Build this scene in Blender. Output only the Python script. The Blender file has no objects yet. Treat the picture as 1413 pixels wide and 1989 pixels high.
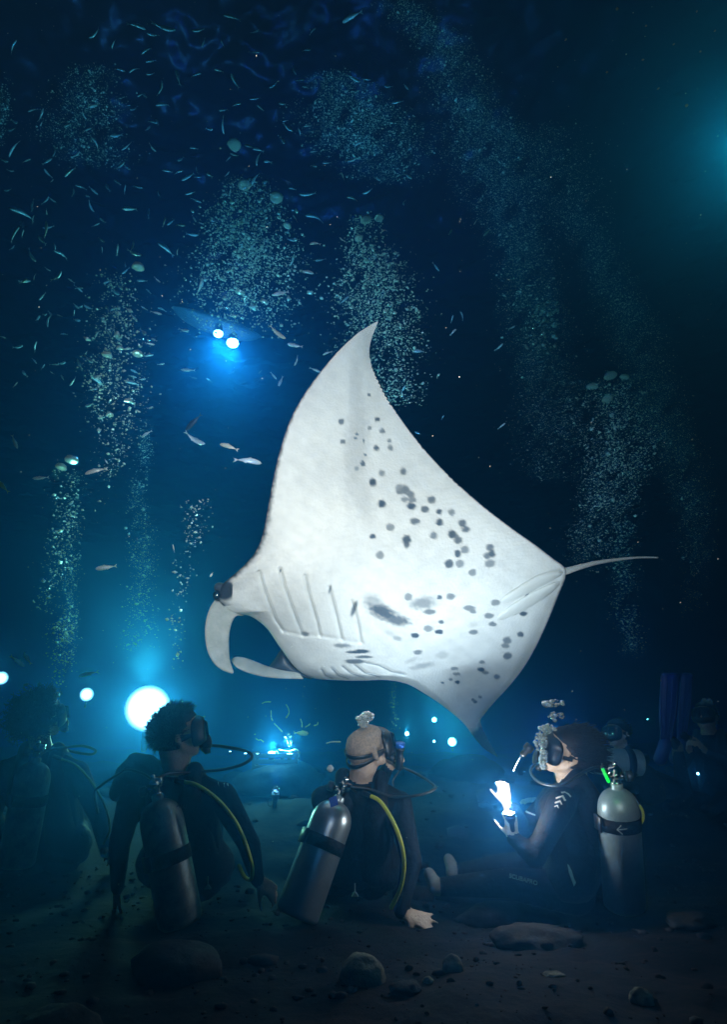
import bpy, bmesh, math, random
import numpy as np
from mathutils import Vector, Matrix, noise
from mathutils.bvhtree import BVHTree

random.seed(7)
rng = np.random.default_rng(11)
scene = bpy.context.scene
COL = scene.collection
PI = math.pi

# ------------------------------------------------------------------ camera
PITCH = math.radians(19.0)
CAM = Vector((0.0, 0.0, 0.70))
FPX = 1989 / 2 / math.tan(math.radians(37.5))
cam_data = bpy.data.cameras.new("camera")
cam = bpy.data.objects.new("camera", cam_data)
COL.objects.link(cam)
cam.location = CAM
cam.rotation_euler = (PI / 2 + PITCH, 0, 0)
cam_data.sensor_fit = 'VERTICAL'
cam_data.sensor_height = 24
cam_data.lens = 12 / math.tan(math.radians(37.5))
cam_data.clip_start = 0.05
cam_data.clip_end = 300
scene.camera = cam
FWD = Vector((0, math.cos(PITCH), math.sin(PITCH)))
UPV = Vector((0, -math.sin(PITCH), math.cos(PITCH)))
RGT = Vector((1, 0, 0))

# ------------------------------------------------------------------ world: night sky above the sea
world = bpy.data.worlds.new("World")
scene.world = world
world.use_nodes = True
wn = world.node_tree
sky = wn.nodes.new("ShaderNodeTexSky")
sky.sky_type = 'NISHITA'
sky.sun_disc = False
sky.sun_elevation = math.radians(-6.0)
sky.sun_rotation = math.radians(150)
wn.links.new(sky.outputs[0], wn.nodes["Background"].inputs[0])
wn.nodes["Background"].inputs[1].default_value = 0.02

# ------------------------------------------------------------------ render look
scene.view_settings.view_transform = 'Standard'
scene.view_settings.look = 'None'
scene.view_settings.exposure = 0
scene.view_settings.gamma = 1
scene.view_settings.use_curve_mapping = False
scene.render.engine = 'CYCLES'
scene.cycles.use_denoising = True
scene.cycles.max_bounces = 4
scene.cycles.volume_bounces = 0
scene.cycles.transparent_max_bounces = 8
scene.cycles.caustics_reflective = False
scene.cycles.caustics_refractive = False

# ------------------------------------------------------------------ the two flash heads of the underwater camera
def spot(name, loc, target, power, angle, blend, col, size=0.06):
    l = bpy.data.lights.new(name, 'SPOT')
    l.energy = power
    l.spot_size = math.radians(angle)
    l.spot_blend = blend
    l.color = col
    l.shadow_soft_size = size
    o = bpy.data.objects.new(name, l)
    COL.objects.link(o)
    o.location = loc
    o.rotation_euler = (Vector(target) - Vector(loc)).to_track_quat('-Z', 'Y').to_euler()
    return o

# (filters warm, as divers set them, so that white stays white after the water has taken its red)
spot("flash_head", (-0.22, -0.7, 1.15), (-0.24, 3.2, 2.12), 2200, 44, 0.6, (1.0, 0.50, 0.262))
spot("flash_head.001", (0.36, -0.7, 1.15), (0.56, 3.3, 1.64), 1800, 45, 0.6, (1.0, 0.50, 0.265))

LA = 470.0      # watts of the largest lamp
TORCH = 85.0     # watts of the torch in the hand
# ------------------------------------------------------------------ helpers
def P(px, py, d):
    """point of the place at photo column px, row py and d metres into the scene"""
    return CAM + FWD * d + RGT * (d * (px - 706.5) / FPX) + UPV * (d * (994.5 - py) / FPX)

def G(px, d, z):
    """point at photo column px, d metres into the scene and z metres above the sea floor datum"""
    v = (z - CAM.z - d * math.sin(PITCH)) / (d * math.cos(PITCH))
    return CAM + FWD * d + RGT * (d * (px - 706.5) / FPX) + UPV * (d * v)

def NP(px, py, d):
    px, py, d = np.asarray(px, float), np.asarray(py, float), np.asarray(d, float)
    u, v = (px - 706.5) / FPX, (994.5 - py) / FPX
    C, F, U = np.array(CAM), np.array(FWD), np.array(UPV)
    return C + d[..., None] * (F + u[..., None] * np.array([1., 0, 0]) + v[..., None] * U)

def under(py, d):
    """keep a point seen at photo row py below the sea surface"""
    k = math.sin(PITCH) + math.cos(PITCH) * (994.5 - np.asarray(py, float)) / FPX
    return np.where(k > 0.02, np.minimum(d, 5.05 / np.maximum(k, 0.02)), d)

def tag(o, label=None, cat=None, group=None, kind=None):
    if label: o['label'] = label
    if cat: o['category'] = cat
    if group: o['group'] = group
    if kind: o['kind'] = kind
    return o

def link(name, me, m=None, parent=None, smooth=True):
    o = bpy.data.objects.new(name, me)
    COL.objects.link(o)
    if m is not None:
        if isinstance(m, (list, tuple)):
            for q in m: me.materials.append(q)
        else:
            me.materials.append(m)
    if parent is not None:
        o.parent = parent
        o.matrix_parent_inverse = parent_world(parent).inverted()
    if smooth:
        me.polygons.foreach_set("use_smooth", [True] * len(me.polygons))
    return o

def parent_world(o):
    m = o.matrix_basis.copy()
    if o.parent is not None:
        m = parent_world(o.parent) @ o.matrix_parent_inverse @ m
    return m

def empty(name, loc, label=None, cat=None, group=None):
    o = bpy.data.objects.new(name, None)
    COL.objects.link(o)
    o.location = loc
    o.empty_display_size = 0.1
    return tag(o, label, cat, group)

def mesh_np(name, V, F):
    """mesh from numpy arrays; F is an (n,k) array of equal sized faces"""
    V = np.asarray(V, dtype=np.float32); F = np.asarray(F, dtype=np.int32)
    me = bpy.data.meshes.new(name)
    me.vertices.add(len(V)); me.vertices.foreach_set("co", V.ravel())
    n, k = F.shape
    me.loops.add(n * k); me.loops.foreach_set("vertex_index", F.ravel())
    me.polygons.add(n)
    me.polygons.foreach_set("loop_start", np.arange(0, n * k, k, dtype=np.int32))
    me.polygons.foreach_set("loop_total", np.full(n, k, dtype=np.int32))
    me.update(calc_edges=True)
    me.validate()
    return me

def bm_mesh(name, bm):
    bmesh.ops.recalc_face_normals(bm, faces=bm.faces)
    me = bpy.data.meshes.new(name)
    bm.to_mesh(me); bm.free()
    return me

def frame(d):
    """two unit vectors across direction d"""
    d = d.normalized()
    a = Vector((0, 0, 1)) if abs(d.z) < 0.9 else Vector((1, 0, 0))
    x = d.cross(a).normalized()
    return x, d.cross(x).normalized()

def add_lathe(bm, p0, axis, prof, n=24, xdir=None):
    """revolve (distance along axis, radius) pairs"""
    axis = axis.normalized()
    x, y = frame(axis)
    if xdir is not None:
        x = (xdir - axis * xdir.dot(axis)).normalized(); y = axis.cross(x)
    rings = []
    for h, r in prof:
        if r < 1e-6:
            rings.append([bm.verts.new(p0 + axis * h)])
        else:
            rings.append([bm.verts.new(p0 + axis * h + x * (r * math.cos(2 * PI * i / n)) + y * (r * math.sin(2 * PI * i / n))) for i in range(n)])
    for a, b in zip(rings, rings[1:]):
        if len(a) == 1 and len(b) == 1: continue
        for i in range(n):
            j = (i + 1) % n
            if len(a) == 1: bm.faces.new((a[0], b[i], b[j]))
            elif len(b) == 1: bm.faces.new((a[i], b[0], a[j]))
            else: bm.faces.new((a[i], b[i], b[j], a[j]))
    if len(rings[0]) > 1: bm.faces.new(list(reversed(rings[0])))
    if len(rings[-1]) > 1: bm.faces.new(rings[-1])

def smooth_path(pts, n=8):
    pts = [Vector(p) for p in pts]
    out = []
    for i in range(len(pts) - 1):
        p0 = pts[max(i - 1, 0)]; p1 = pts[i]; p2 = pts[i + 1]; p3 = pts[min(i + 2, len(pts) - 1)]
        for k in range(n):
            t = k / n
            out.append(0.5 * ((2 * p1) + (p2 - p0) * t + (2 * p0 - 5 * p1 + 4 * p2 - p3) * t * t + (3 * p1 - p0 - 3 * p2 + p3) * t ** 3))
    out.append(pts[-1])
    return out

def add_tube(bm, pts, r, n=8, r1=None, rf=None):
    """tube along pts; radius r, tapering to r1, or rf(t)"""
    N = len(pts)
    rings = []
    x = None
    for i, p in enumerate(pts):
        d = (pts[min(i + 1, N - 1)] - pts[max(i - 1, 0)])
        if d.length < 1e-9: d = Vector((0, 0, 1))
        d.normalize()
        if x is None: x, y = frame(d)
        else:
            x = (x - d * x.dot(d)).normalized(); y = d.cross(x)
        t = i / (N - 1)
        rr = rf(t) if rf else (r if r1 is None else r + (r1 - r) * t)
        rings.append([bm.verts.new(p + x * (rr * math.cos(2 * PI * k / n)) + y * (rr * math.sin(2 * PI * k / n))) for k in range(n)])
    for a, b in zip(rings, rings[1:]):
        for k in range(n):
            j = (k + 1) % n
            bm.faces.new((a[k], a[j], b[j], b[k]))
    bm.faces.new(list(reversed(rings[0]))); bm.faces.new(rings[-1])

def add_box(bm, c, ax, ay, az):
    """box with half axes ax, ay, az"""
    vs = [bm.verts.new(c + ax * i + ay * j + az * k) for i in (-1, 1) for j in (-1, 1) for k in (-1, 1)]
    for f in ((0, 1, 3, 2), (4, 6, 7, 5), (0, 4, 5, 1), (2, 3, 7, 6), (0, 2, 6, 4), (1, 5, 7, 3)):
        bm.faces.new([vs[i] for i in f])

def bevel(bm, w, seg=2):
    bmesh.ops.bevel(bm, geom=list(bm.edges), offset=w, segments=seg, affect='EDGES', profile=0.6)

# ------------------------------------------------------------------ materials
def mat(name, base, rough=0.6, metal=0.0, var=None, vscale=8.0, bump=0.0, bscale=40.0, spec=0.5, detail=6.0):
    m = bpy.data.materials.new(name); m.use_nodes = True
    nt = m.node_tree; b = nt.nodes["Principled BSDF"]
    b.inputs["Roughness"].default_value = rough
    b.inputs["Metallic"].default_value = metal
    b.inputs["Specular IOR Level"].default_value = spec
    b.inputs["Base Color"].default_value = (*base, 1)
    tc = nt.nodes.new("ShaderNodeTexCoord")
    if var is not None:
        nz = nt.nodes.new("ShaderNodeTexNoise"); nz.inputs["Scale"].default_value = vscale; nz.inputs["Detail"].default_value = detail
        nz.inputs["Roughness"].default_value = 0.65
        nt.links.new(tc.outputs["Object"], nz.inputs["Vector"])
        rp = nt.nodes.new("ShaderNodeValToRGB")
        rp.color_ramp.elements[0].position = 0.35; rp.color_ramp.elements[0].color = (*base, 1)
        rp.color_ramp.elements[1].position = 0.68; rp.color_ramp.elements[1].color = (*var, 1)
        nt.links.new(nz.outputs["Fac"], rp.inputs["Fac"])
        nt.links.new(rp.outputs["Color"], b.inputs["Base Color"])
    if bump > 0:
        n2 = nt.nodes.new("ShaderNodeTexNoise"); n2.inputs["Scale"].default_value = bscale; n2.inputs["Detail"].default_value = 5
        nt.links.new(tc.outputs["Object"], n2.inputs["Vector"])
        bp = nt.nodes.new("ShaderNodeBump"); bp.inputs["Strength"].default_value = bump; bp.inputs["Distance"].default_value = 0.01
        nt.links.new(n2.outputs["Fac"], bp.inputs["Height"])
        nt.links.new(bp.outputs["Normal"], b.inputs["Normal"])
    return m

def emis(name, col, strength):
    m = bpy.data.materials.new(name); m.use_nodes = True
    b = m.node_tree.nodes["Principled BSDF"]
    b.inputs["Base Color"].default_value = (*col, 1)
    b.inputs["Emission Color"].default_value = (*col, 1)
    b.inputs["Emission Strength"].default_value = strength
    return m

M = {}
M['neoprene'] = mat("black_neoprene", (0.007, 0.008, 0.009), 0.75, var=(0.013, 0.014, 0.016), vscale=9, bump=0.9, bscale=34, spec=0.14)
M['vest'] = mat("black_nylon", (0.006, 0.006, 0.007), 0.65, var=(0.012, 0.012, 0.013), vscale=9, bump=0.8, bscale=60, spec=0.18)
M['rubber'] = mat("black_rubber", (0.010, 0.010, 0.011), 0.42, bump=0.1, bscale=90)
M['skin'] = mat("skin", (0.36, 0.22, 0.15), 0.5, var=(0.50, 0.33, 0.24), vscale=30, bump=0.3, bscale=120)
M['skin_pale'] = mat("pale_skin", (0.42, 0.29, 0.21), 0.5, var=(0.56, 0.41, 0.32), vscale=30, bump=0.3, bscale=120)
M['hair'] = mat("dark_hair", (0.012, 0.010, 0.009), 0.6, var=(0.022, 0.017, 0.013), vscale=60, spec=0.15)
M['stubble'] = mat("cropped_hair", (0.20, 0.15, 0.11), 0.6, var=(0.42, 0.32, 0.25), vscale=120, bump=0.4, bscale=500)
M['alu'] = mat("brushed_aluminium", (0.42, 0.46, 0.48), 0.33, 0.75, var=(0.50, 0.54, 0.56), vscale=26, bump=0.06, bscale=180)
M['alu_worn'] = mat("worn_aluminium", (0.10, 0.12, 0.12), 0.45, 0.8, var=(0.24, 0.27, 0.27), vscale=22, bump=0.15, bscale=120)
M['alu_paint'] = mat("grey_painted_aluminium", (0.22, 0.30, 0.33), 0.42, 0.35, var=(0.28, 0.36, 0.39), vscale=30, bump=0.08, bscale=200)
M['chrome'] = mat("chromed_brass", (0.62, 0.62, 0.60), 0.14, 1.0)
M['yellow'] = mat("yellow_rubber", (0.62, 0.66, 0.05), 0.45, var=(0.55, 0.60, 0.05), vscale=30)
M['white'] = mat("white_print", (0.46, 0.50, 0.52), 0.6, var=(0.36, 0.40, 0.42), vscale=40)
M['tape'] = mat("blue_tape", (0.02, 0.10, 0.62), 0.5)
M['sock'] = mat("pale_bootie", (0.10, 0.10, 0.09), 0.7, var=(0.15, 0.15, 0.14), vscale=30)
M['finblue'] = mat("blue_fin_rubber", (0.006, 0.008, 0.16), 0.5, var=(0.008, 0.01, 0.11), vscale=12)
M['glass'] = mat("dark_lens_glass", (0.01, 0.014, 0.02), 0.05, spec=0.8)
M['fish'] = mat("silver_blue_scales", (0.38, 0.62, 0.88), 0.28, 0.10, var=(0.80, 0.92, 1.0), vscale=7)
M['fish_pale'] = mat("pale_silver_scales", (0.55, 0.66, 0.66), 0.3, 0.15, var=(0.72, 0.78, 0.74), vscale=7)
M['fish_yellow'] = mat("yellow_green_scales", (0.45, 0.52, 0.12), 0.4, var=(0.62, 0.66, 0.3), vscale=9)
M['fish_dark'] = mat("dark_blue_scales", (0.03, 0.06, 0.12), 0.4, 0.1, var=(0.06, 0.1, 0.18), vscale=7)
M['bubble'] = mat("air_bubble", (0.62, 0.84, 0.92), 0.12, 0.25, spec=1.0)
M['worm'] = mat("pale_worm", (0.55, 0.65, 0.4), 0.5)
def glassy(name, tr=0.8):
    m = mat(name, (0.85, 0.97, 0.96), 0.06, spec=1.0, bump=0.35, bscale=60)
    b = m.node_tree.nodes["Principled BSDF"]
    b.inputs["Transmission Weight"].default_value = tr
    b.inputs["IOR"].default_value = 0.752
    return m
M['bubble_clear'] = glassy("clear_air_bubble", 0.80)
M['rock'] = mat("lava_rock", (0.010, 0.0095, 0.009), 0.9, var=(0.045, 0.042, 0.037), vscale=5, bump=0.9, bscale=26, spec=0.2)
M['rock_dark'] = mat('shaded_far_rock', (0.010, 0.010, 0.010), 0.95, var=(0.022, 0.021, 0.02), vscale=4, bump=0.9, bscale=18, spec=0.1)
M['rock_pale'] = mat("encrusted_rock", (0.06, 0.062, 0.055), 0.9, var=(0.30, 0.30, 0.25), vscale=14, bump=0.9, bscale=36, spec=0.2)
M['crate'] = mat("grey_plastic_crate", (0.02, 0.022, 0.024), 0.6)
M['hull'] = mat("pale_blue_gelcoat", (0.16, 0.26, 0.34), 0.45, var=(0.20, 0.32, 0.40), vscale=4)

# ------------------------------------------------------------------ the sea: one closed box of water
def build_haze():
    bm = bmesh.new()
    add_box(bm, Vector((0, 12, 2.3)), Vector((46, 0, 0)), Vector((0, 46, 0)), Vector((0, 0, 4.1)))
    m = bpy.data.materials.new("sea_water_volume"); m.use_nodes = True
    nt = m.node_tree
    for n in list(nt.nodes):
        if n.type == 'BSDF_PRINCIPLED': nt.nodes.remove(n)
    v = nt.nodes.new("ShaderNodeVolumePrincipled")
    v.inputs["Color"].default_value = (0.014, 0.105, 0.285, 1)
    v.inputs["Absorption Color"].default_value = (0.0, 0.20, 0.98, 1)
    v.inputs["Density"].default_value = 0.26
    v.inputs["Anisotropy"].default_value = 0.82
    out = [n for n in nt.nodes if n.type == 'OUTPUT_MATERIAL'][0]
    nt.links.new(v.outputs["Volume"], out.inputs["Volume"])
    tag(link("haze", bm_mesh("haze", bm), m, smooth=False), kind='stuff')
build_haze()

# ------------------------------------------------------------------ sea floor
def floor_z(x, y):
    t = min(max((y - 3.2) / 3.0, 0), 1); t = t * t * (3 - 2 * t)
    h = 0.24 * t
    n = noise.fractal(Vector((x * 0.9, y * 0.9, 3.1)), 0.9, 2.1, 5)
    h += 0.060 * n * (0.7 + 1.4 * t) + 0.05 * (0.5 - abs(noise.noise(Vector((x * 0.8 + 4, y * 1.3, 5.0))))) - 0.02
    n2 = noise.noise(Vector((x * 2.3, y * 2.9, 9.7)))
    h += 0.022 * (1 - abs(n2)) - 0.015
    h += 0.016 * noise.fractal(Vector((x * 6.0, y * 6.0, 2.2)), 0.7, 2.2, 4)
    far = max(0, (y - 9) / 20)
    h += 0.5 * far * noise.noise(Vector((x * 0.12, y * 0.12, 1.0)))
    return h

def build_floor():
    def axis(n, a, near):
        t = np.linspace(-1, 1, n)
        return np.sign(t) * (near * np.abs(t) + (a - near) * np.abs(t) ** 4)
    nx, ny = 260, 300
    xs = axis(nx, 44.0, 3.4)
    t = np.linspace(0, 1, ny)
    ys = -1.2 + 6.8 * t + 40 * t ** 5
    V = np.zeros((ny, nx, 3))
    for j in range(ny):
        for i in range(nx):
            V[j, i] = (xs[i], ys[j], floor_z(xs[i], ys[j]))
    back = V[0].copy(); back[:, 1] = -30; back[:, 2] = 0
    V = np.concatenate([back[None], V])
    ny += 1
    idx = np.arange(ny * nx).reshape(ny, nx)
    F = np.stack([idx[:-1, :-1], idx[:-1, 1:], idx[1:, 1:], idx[1:, :-1]], -1).reshape(-1, 4)
    m = mat("dark_sea_floor", (0.003, 0.003, 0.003), 0.95, var=(0.015, 0.014, 0.012), vscale=4.5, bump=1.0, bscale=18, spec=0.15, detail=9)
    tag(link("seabed", mesh_np("seabed", V.reshape(-1, 3), F), m), kind='structure')
build_floor()

# ------------------------------------------------------------------ rippled underside of the sea surface
SURF = 6.0
def build_surface():
    n = 560
    x0, x1, y0, y1 = -11, 9, -2, 18
    xs, ys = np.meshgrid(np.linspace(x0, x1, n), np.linspace(y0, y1, n))
    z = np.zeros_like(xs)
    for k in range(40):
        a = rng.uniform(0, 2 * PI); lam = 0.10 * 9 ** rng.uniform(0, 1)
        z += 0.0085 * lam ** 0.95 * np.sin(2 * PI / lam * (xs * math.cos(a) + ys * math.sin(a)) + rng.uniform(0, 6.28))
    V = np.stack([xs, ys, SURF + z], -1).reshape(-1, 3)
    idx = np.arange(n * n).reshape(n, n)
    F = np.stack([idx[:-1, :-1], idx[1:, :-1], idx[1:, 1:], idx[:-1, 1:]], -1).reshape(-1, 4)
    m = mat("sea_surface_from_below", (0.002, 0.006, 0.03), 0.24, spec=0.07)
    m.node_tree.nodes["Principled BSDF"].inputs["Specular Tint"].default_value = (0.22, 0.30, 1.0, 1)
    tag(link("water_surface", mesh_np("water_surface", V, F), m), kind='structure')
build_surface()
# ------------------------------------------------------------------ manta ray
def cr(arr, t):
    """Catmull-Rom through rows of arr at parameters t (0..n-1)"""
    arr = np.asarray(arr, float); n = len(arr)
    i = np.clip(np.floor(t).astype(int), 0, n - 2); u = (t - i)[:, None]
    p0 = arr[np.clip(i - 1, 0, n - 1)]; p1 = arr[i]; p2 = arr[i + 1]; p3 = arr[np.clip(i + 2, 0, n - 1)]
    return 0.5 * (2 * p1 + (p2 - p0) * u + (2 * p0 - 5 * p1 + 4 * p2 - p3) * u ** 2 + (3 * p1 - p0 - 3 * p2 + p3) * u ** 3)

# chord by chord across the span: leading edge, trailing edge, their distances, belly and back fullness
SEC = [
 (733,624, 735,626, 3.80,3.80, 0.004,0.004), (712,636, 723,656, 3.76,3.78, 0.010,0.008), (690,651, 718,681, 3.70,3.75, 0.014,0.012),
 (655,684, 722,708, 3.62,3.70, 0.018,0.015), (622,723, 735,739, 3.54,3.66, 0.022,0.020), (592,764, 752,772, 3.47,3.62, 0.026,0.024),
 (568,806, 775,808, 3.41,3.58, 0.032,0.03), (551,850, 803,846, 3.36,3.55, 0.04,0.04), (536,905, 838,888, 3.31,3.52, 0.05,0.05),
 (526,955, 875,926, 3.27,3.49, 0.06,0.07), (517,1005, 915,963, 3.24,3.47, 0.075,0.09), (508,1045, 955,996, 3.22,3.47, 0.09,0.11),
 (494,1075, 1000,1030, 3.21,3.48, 0.105,0.14), (474,1098, 1040,1058, 3.21,3.50, 0.12,0.17), (452,1118, 1075,1085, 3.22,3.53, 0.135,0.20),
 (432,1136, 1091,1096, 3.24,3.56, 0.145,0.22), (424,1164, 1098,1103, 3.28,3.57, 0.155,0.23), (450,1189, 1101,1108, 3.32,3.58, 0.165,0.23),
 (486,1197, 1101,1112, 3.36,3.58, 0.17,0.23), (518,1220, 1100,1118, 3.41,3.59, 0.18,0.22), (543,1256, 1098,1126, 3.47,3.60, 0.19,0.21),
 (573,1296, 1094,1136, 3.54,3.62, 0.20,0.19), (605,1316, 1088,1150, 3.60,3.64, 0.20,0.17), (650,1321, 1080,1170, 3.66,3.68, 0.19,0.15),
 (700,1322, 1070,1195, 3.72,3.73, 0.16,0.13), (750,1321, 1057,1225, 3.78,3.79, 0.12,0.11), (790,1328, 1040,1260, 3.84,3.86, 0.08,0.08),
 (825,1347, 1018,1297, 3.91,3.95, 0.05,0.05), (857,1368, 990,1333, 3.98,4.04, 0.035,0.035), (885,1390, 963,1362, 4.05,4.12, 0.024,0.024),
 (904,1408, 942,1387, 4.11,4.18, 0.016,0.016), (916,1424, 934,1402, 4.16,4.21, 0.012,0.012), (929,1441, 944,1426, 4.20,4.23, 0.010,0.010),
 (945,1457, 956,1449, 4.23,4.25, 0.008,0.008), (967,1470, 968,1471, 4.26,4.26, 0.004,0.004)]

SPOTS = [(409,288,5,4),(316,377,9,9),(437,370,8,7),(411,399,7,6),(454,409,8,8),(321,444,8,8),(368,418,4,4),(363,433,5,5),(391,442,4,4),
 (433,466,10,7),(477,443,6,6),(480,465,8,8),(398,488,5,4),(388,518,8,9),(368,535,7,9),(452,549,10,9),(421,580,11,13),(524,545,10,11),
 (452,653,12,13),(511,600,13,13),(528,604,15,14),(512,612,12,10),(548,620,13,10),(530,637,14,9),(552,638,14,9),(551,661,14,11),(619,638,13,12),
 (596,671,12,10),(644,678,9,8),(686,680,11,10),(563,711,16,10),(645,714,11,11),(481,732,13,12),(421,762,9,8),(534,772,14,15),(536,788,9,13),
 (625,759,12,11),(722,717,13,12),(734,738,12,9),(688,754,13,13),(697,760,12,10),(707,774,13,12),(730,805,13,12),(706,819,10,12),(446,823,13,13),
 (677,854,14,14),(714,852,13,13),(815,798,12,11),(806,826,12,10),(820,820,12,11),(814,852,17,12),(755,882,12,11),(541,964,12,12),(645,965,8,7),
 (683,962,14,10),(612,1014,20,8),(744,1001,20,8),(757,1012,10,6),(833,983,15,9),(810,1027,15,8),(823,1055,13,7),(652,1047,9,6),(608,1070,15,10),
 (644,1081,13,7),(563,1093,13,8),(759,1082,15,7),(573,1149,13,7),(945,917,8,4),(973,916,8,4),(921,943,11,6),(950,930,7,4),(936,955,9,4),
 (945,978,9,5),(927,1020,11,7),(917,1089,10,9),(872,1110,14,11),(866,1127,12,8),(873,1161,14,11),(789,1182,9,5),(784,1207,12,6),(799,1217,10,5),
 (837,1232,9,7),(696,1203,12,5),(703,1222,11,4),(682,1240,6,4),(704,1249,8,4),(655,1251,5,3),(319,1127,26,6),(384,1146,24,6),(360,1149,28,4),
 (392,1165,28,4),(361,1180,32,7),(195,1088,13,6),(780,1298,6,4),(764,1315,5,4),(757,1308,4,3)]
BLOTCH = [(455,1015,58,24,0.42,0.92),(500,1040,48,20,0.2,0.85),(425,980,36,22,0.5,0.50),(590,985,44,22,-0.15,0.66),(480,1085,22,12,0.3,0.30),(505,1103,20,9,0.35,0.5),
 (655,1158,24,14,-0.1,0.30),(590,1195,42,10,-0.2,0.42),(552,1175,24,8,-0.4,0.25),(758,1055,16,12,0,0.22),(366,470,44,180,0.08,0.30),(385,620,40,110,-0.25,0.24),(365,290,26,130,0.0,0.22)]  # last three: soft grey band along the upper wing
def cz(x, y): return 480 + 0.58033 * x, 600 + 0.58033 * y
GILL_U = [[(40,880),(60,950),(95,1040),(118,1075)], [(110,870),(125,930),(165,1040),(185,1090)], [(195,893),(205,950),(235,1050),(243,1092)],
          [(275,930),(288,980),(305,1050),(317,1105)], [(352,978),(370,1040),(382,1115)]]
GILL_L = [[(250,1206),(262,1226),(285,1236)], [(285,1204),(305,1226),(340,1238)], [(320,1196),(350,1220),(392,1234)],
          [(360,1190),(395,1218),(445,1232)], [(398,1184),(440,1192),(485,1214),(525,1222)]]

def seg_dist(px, py, pl):
    d = np.full(px.shape, 1e9)
    for (ax, ay), (bx, by) in zip(pl, pl[1:]):
        vx, vy = bx - ax, by - ay
        t = np.clip(((px - ax) * vx + (py - ay) * vy) / (vx * vx + vy * vy), 0, 1)
        d = np.minimum(d, np.hypot(px - ax - t * vx, py - ay - t * vy))
    return d

def cloud(px, py, sc, seed):
    """cheap smooth value noise"""
    r = np.random.default_rng(seed); out = np.zeros(px.shape)
    for k in range(9):
        a = r.uniform(0, 6.28); f = sc * r.uniform(0.6, 1.7)
        out += np.sin(f * (px * math.cos(a) + py * math.sin(a)) + r.uniform(0, 6.28))
    return out / 4.0

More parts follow.
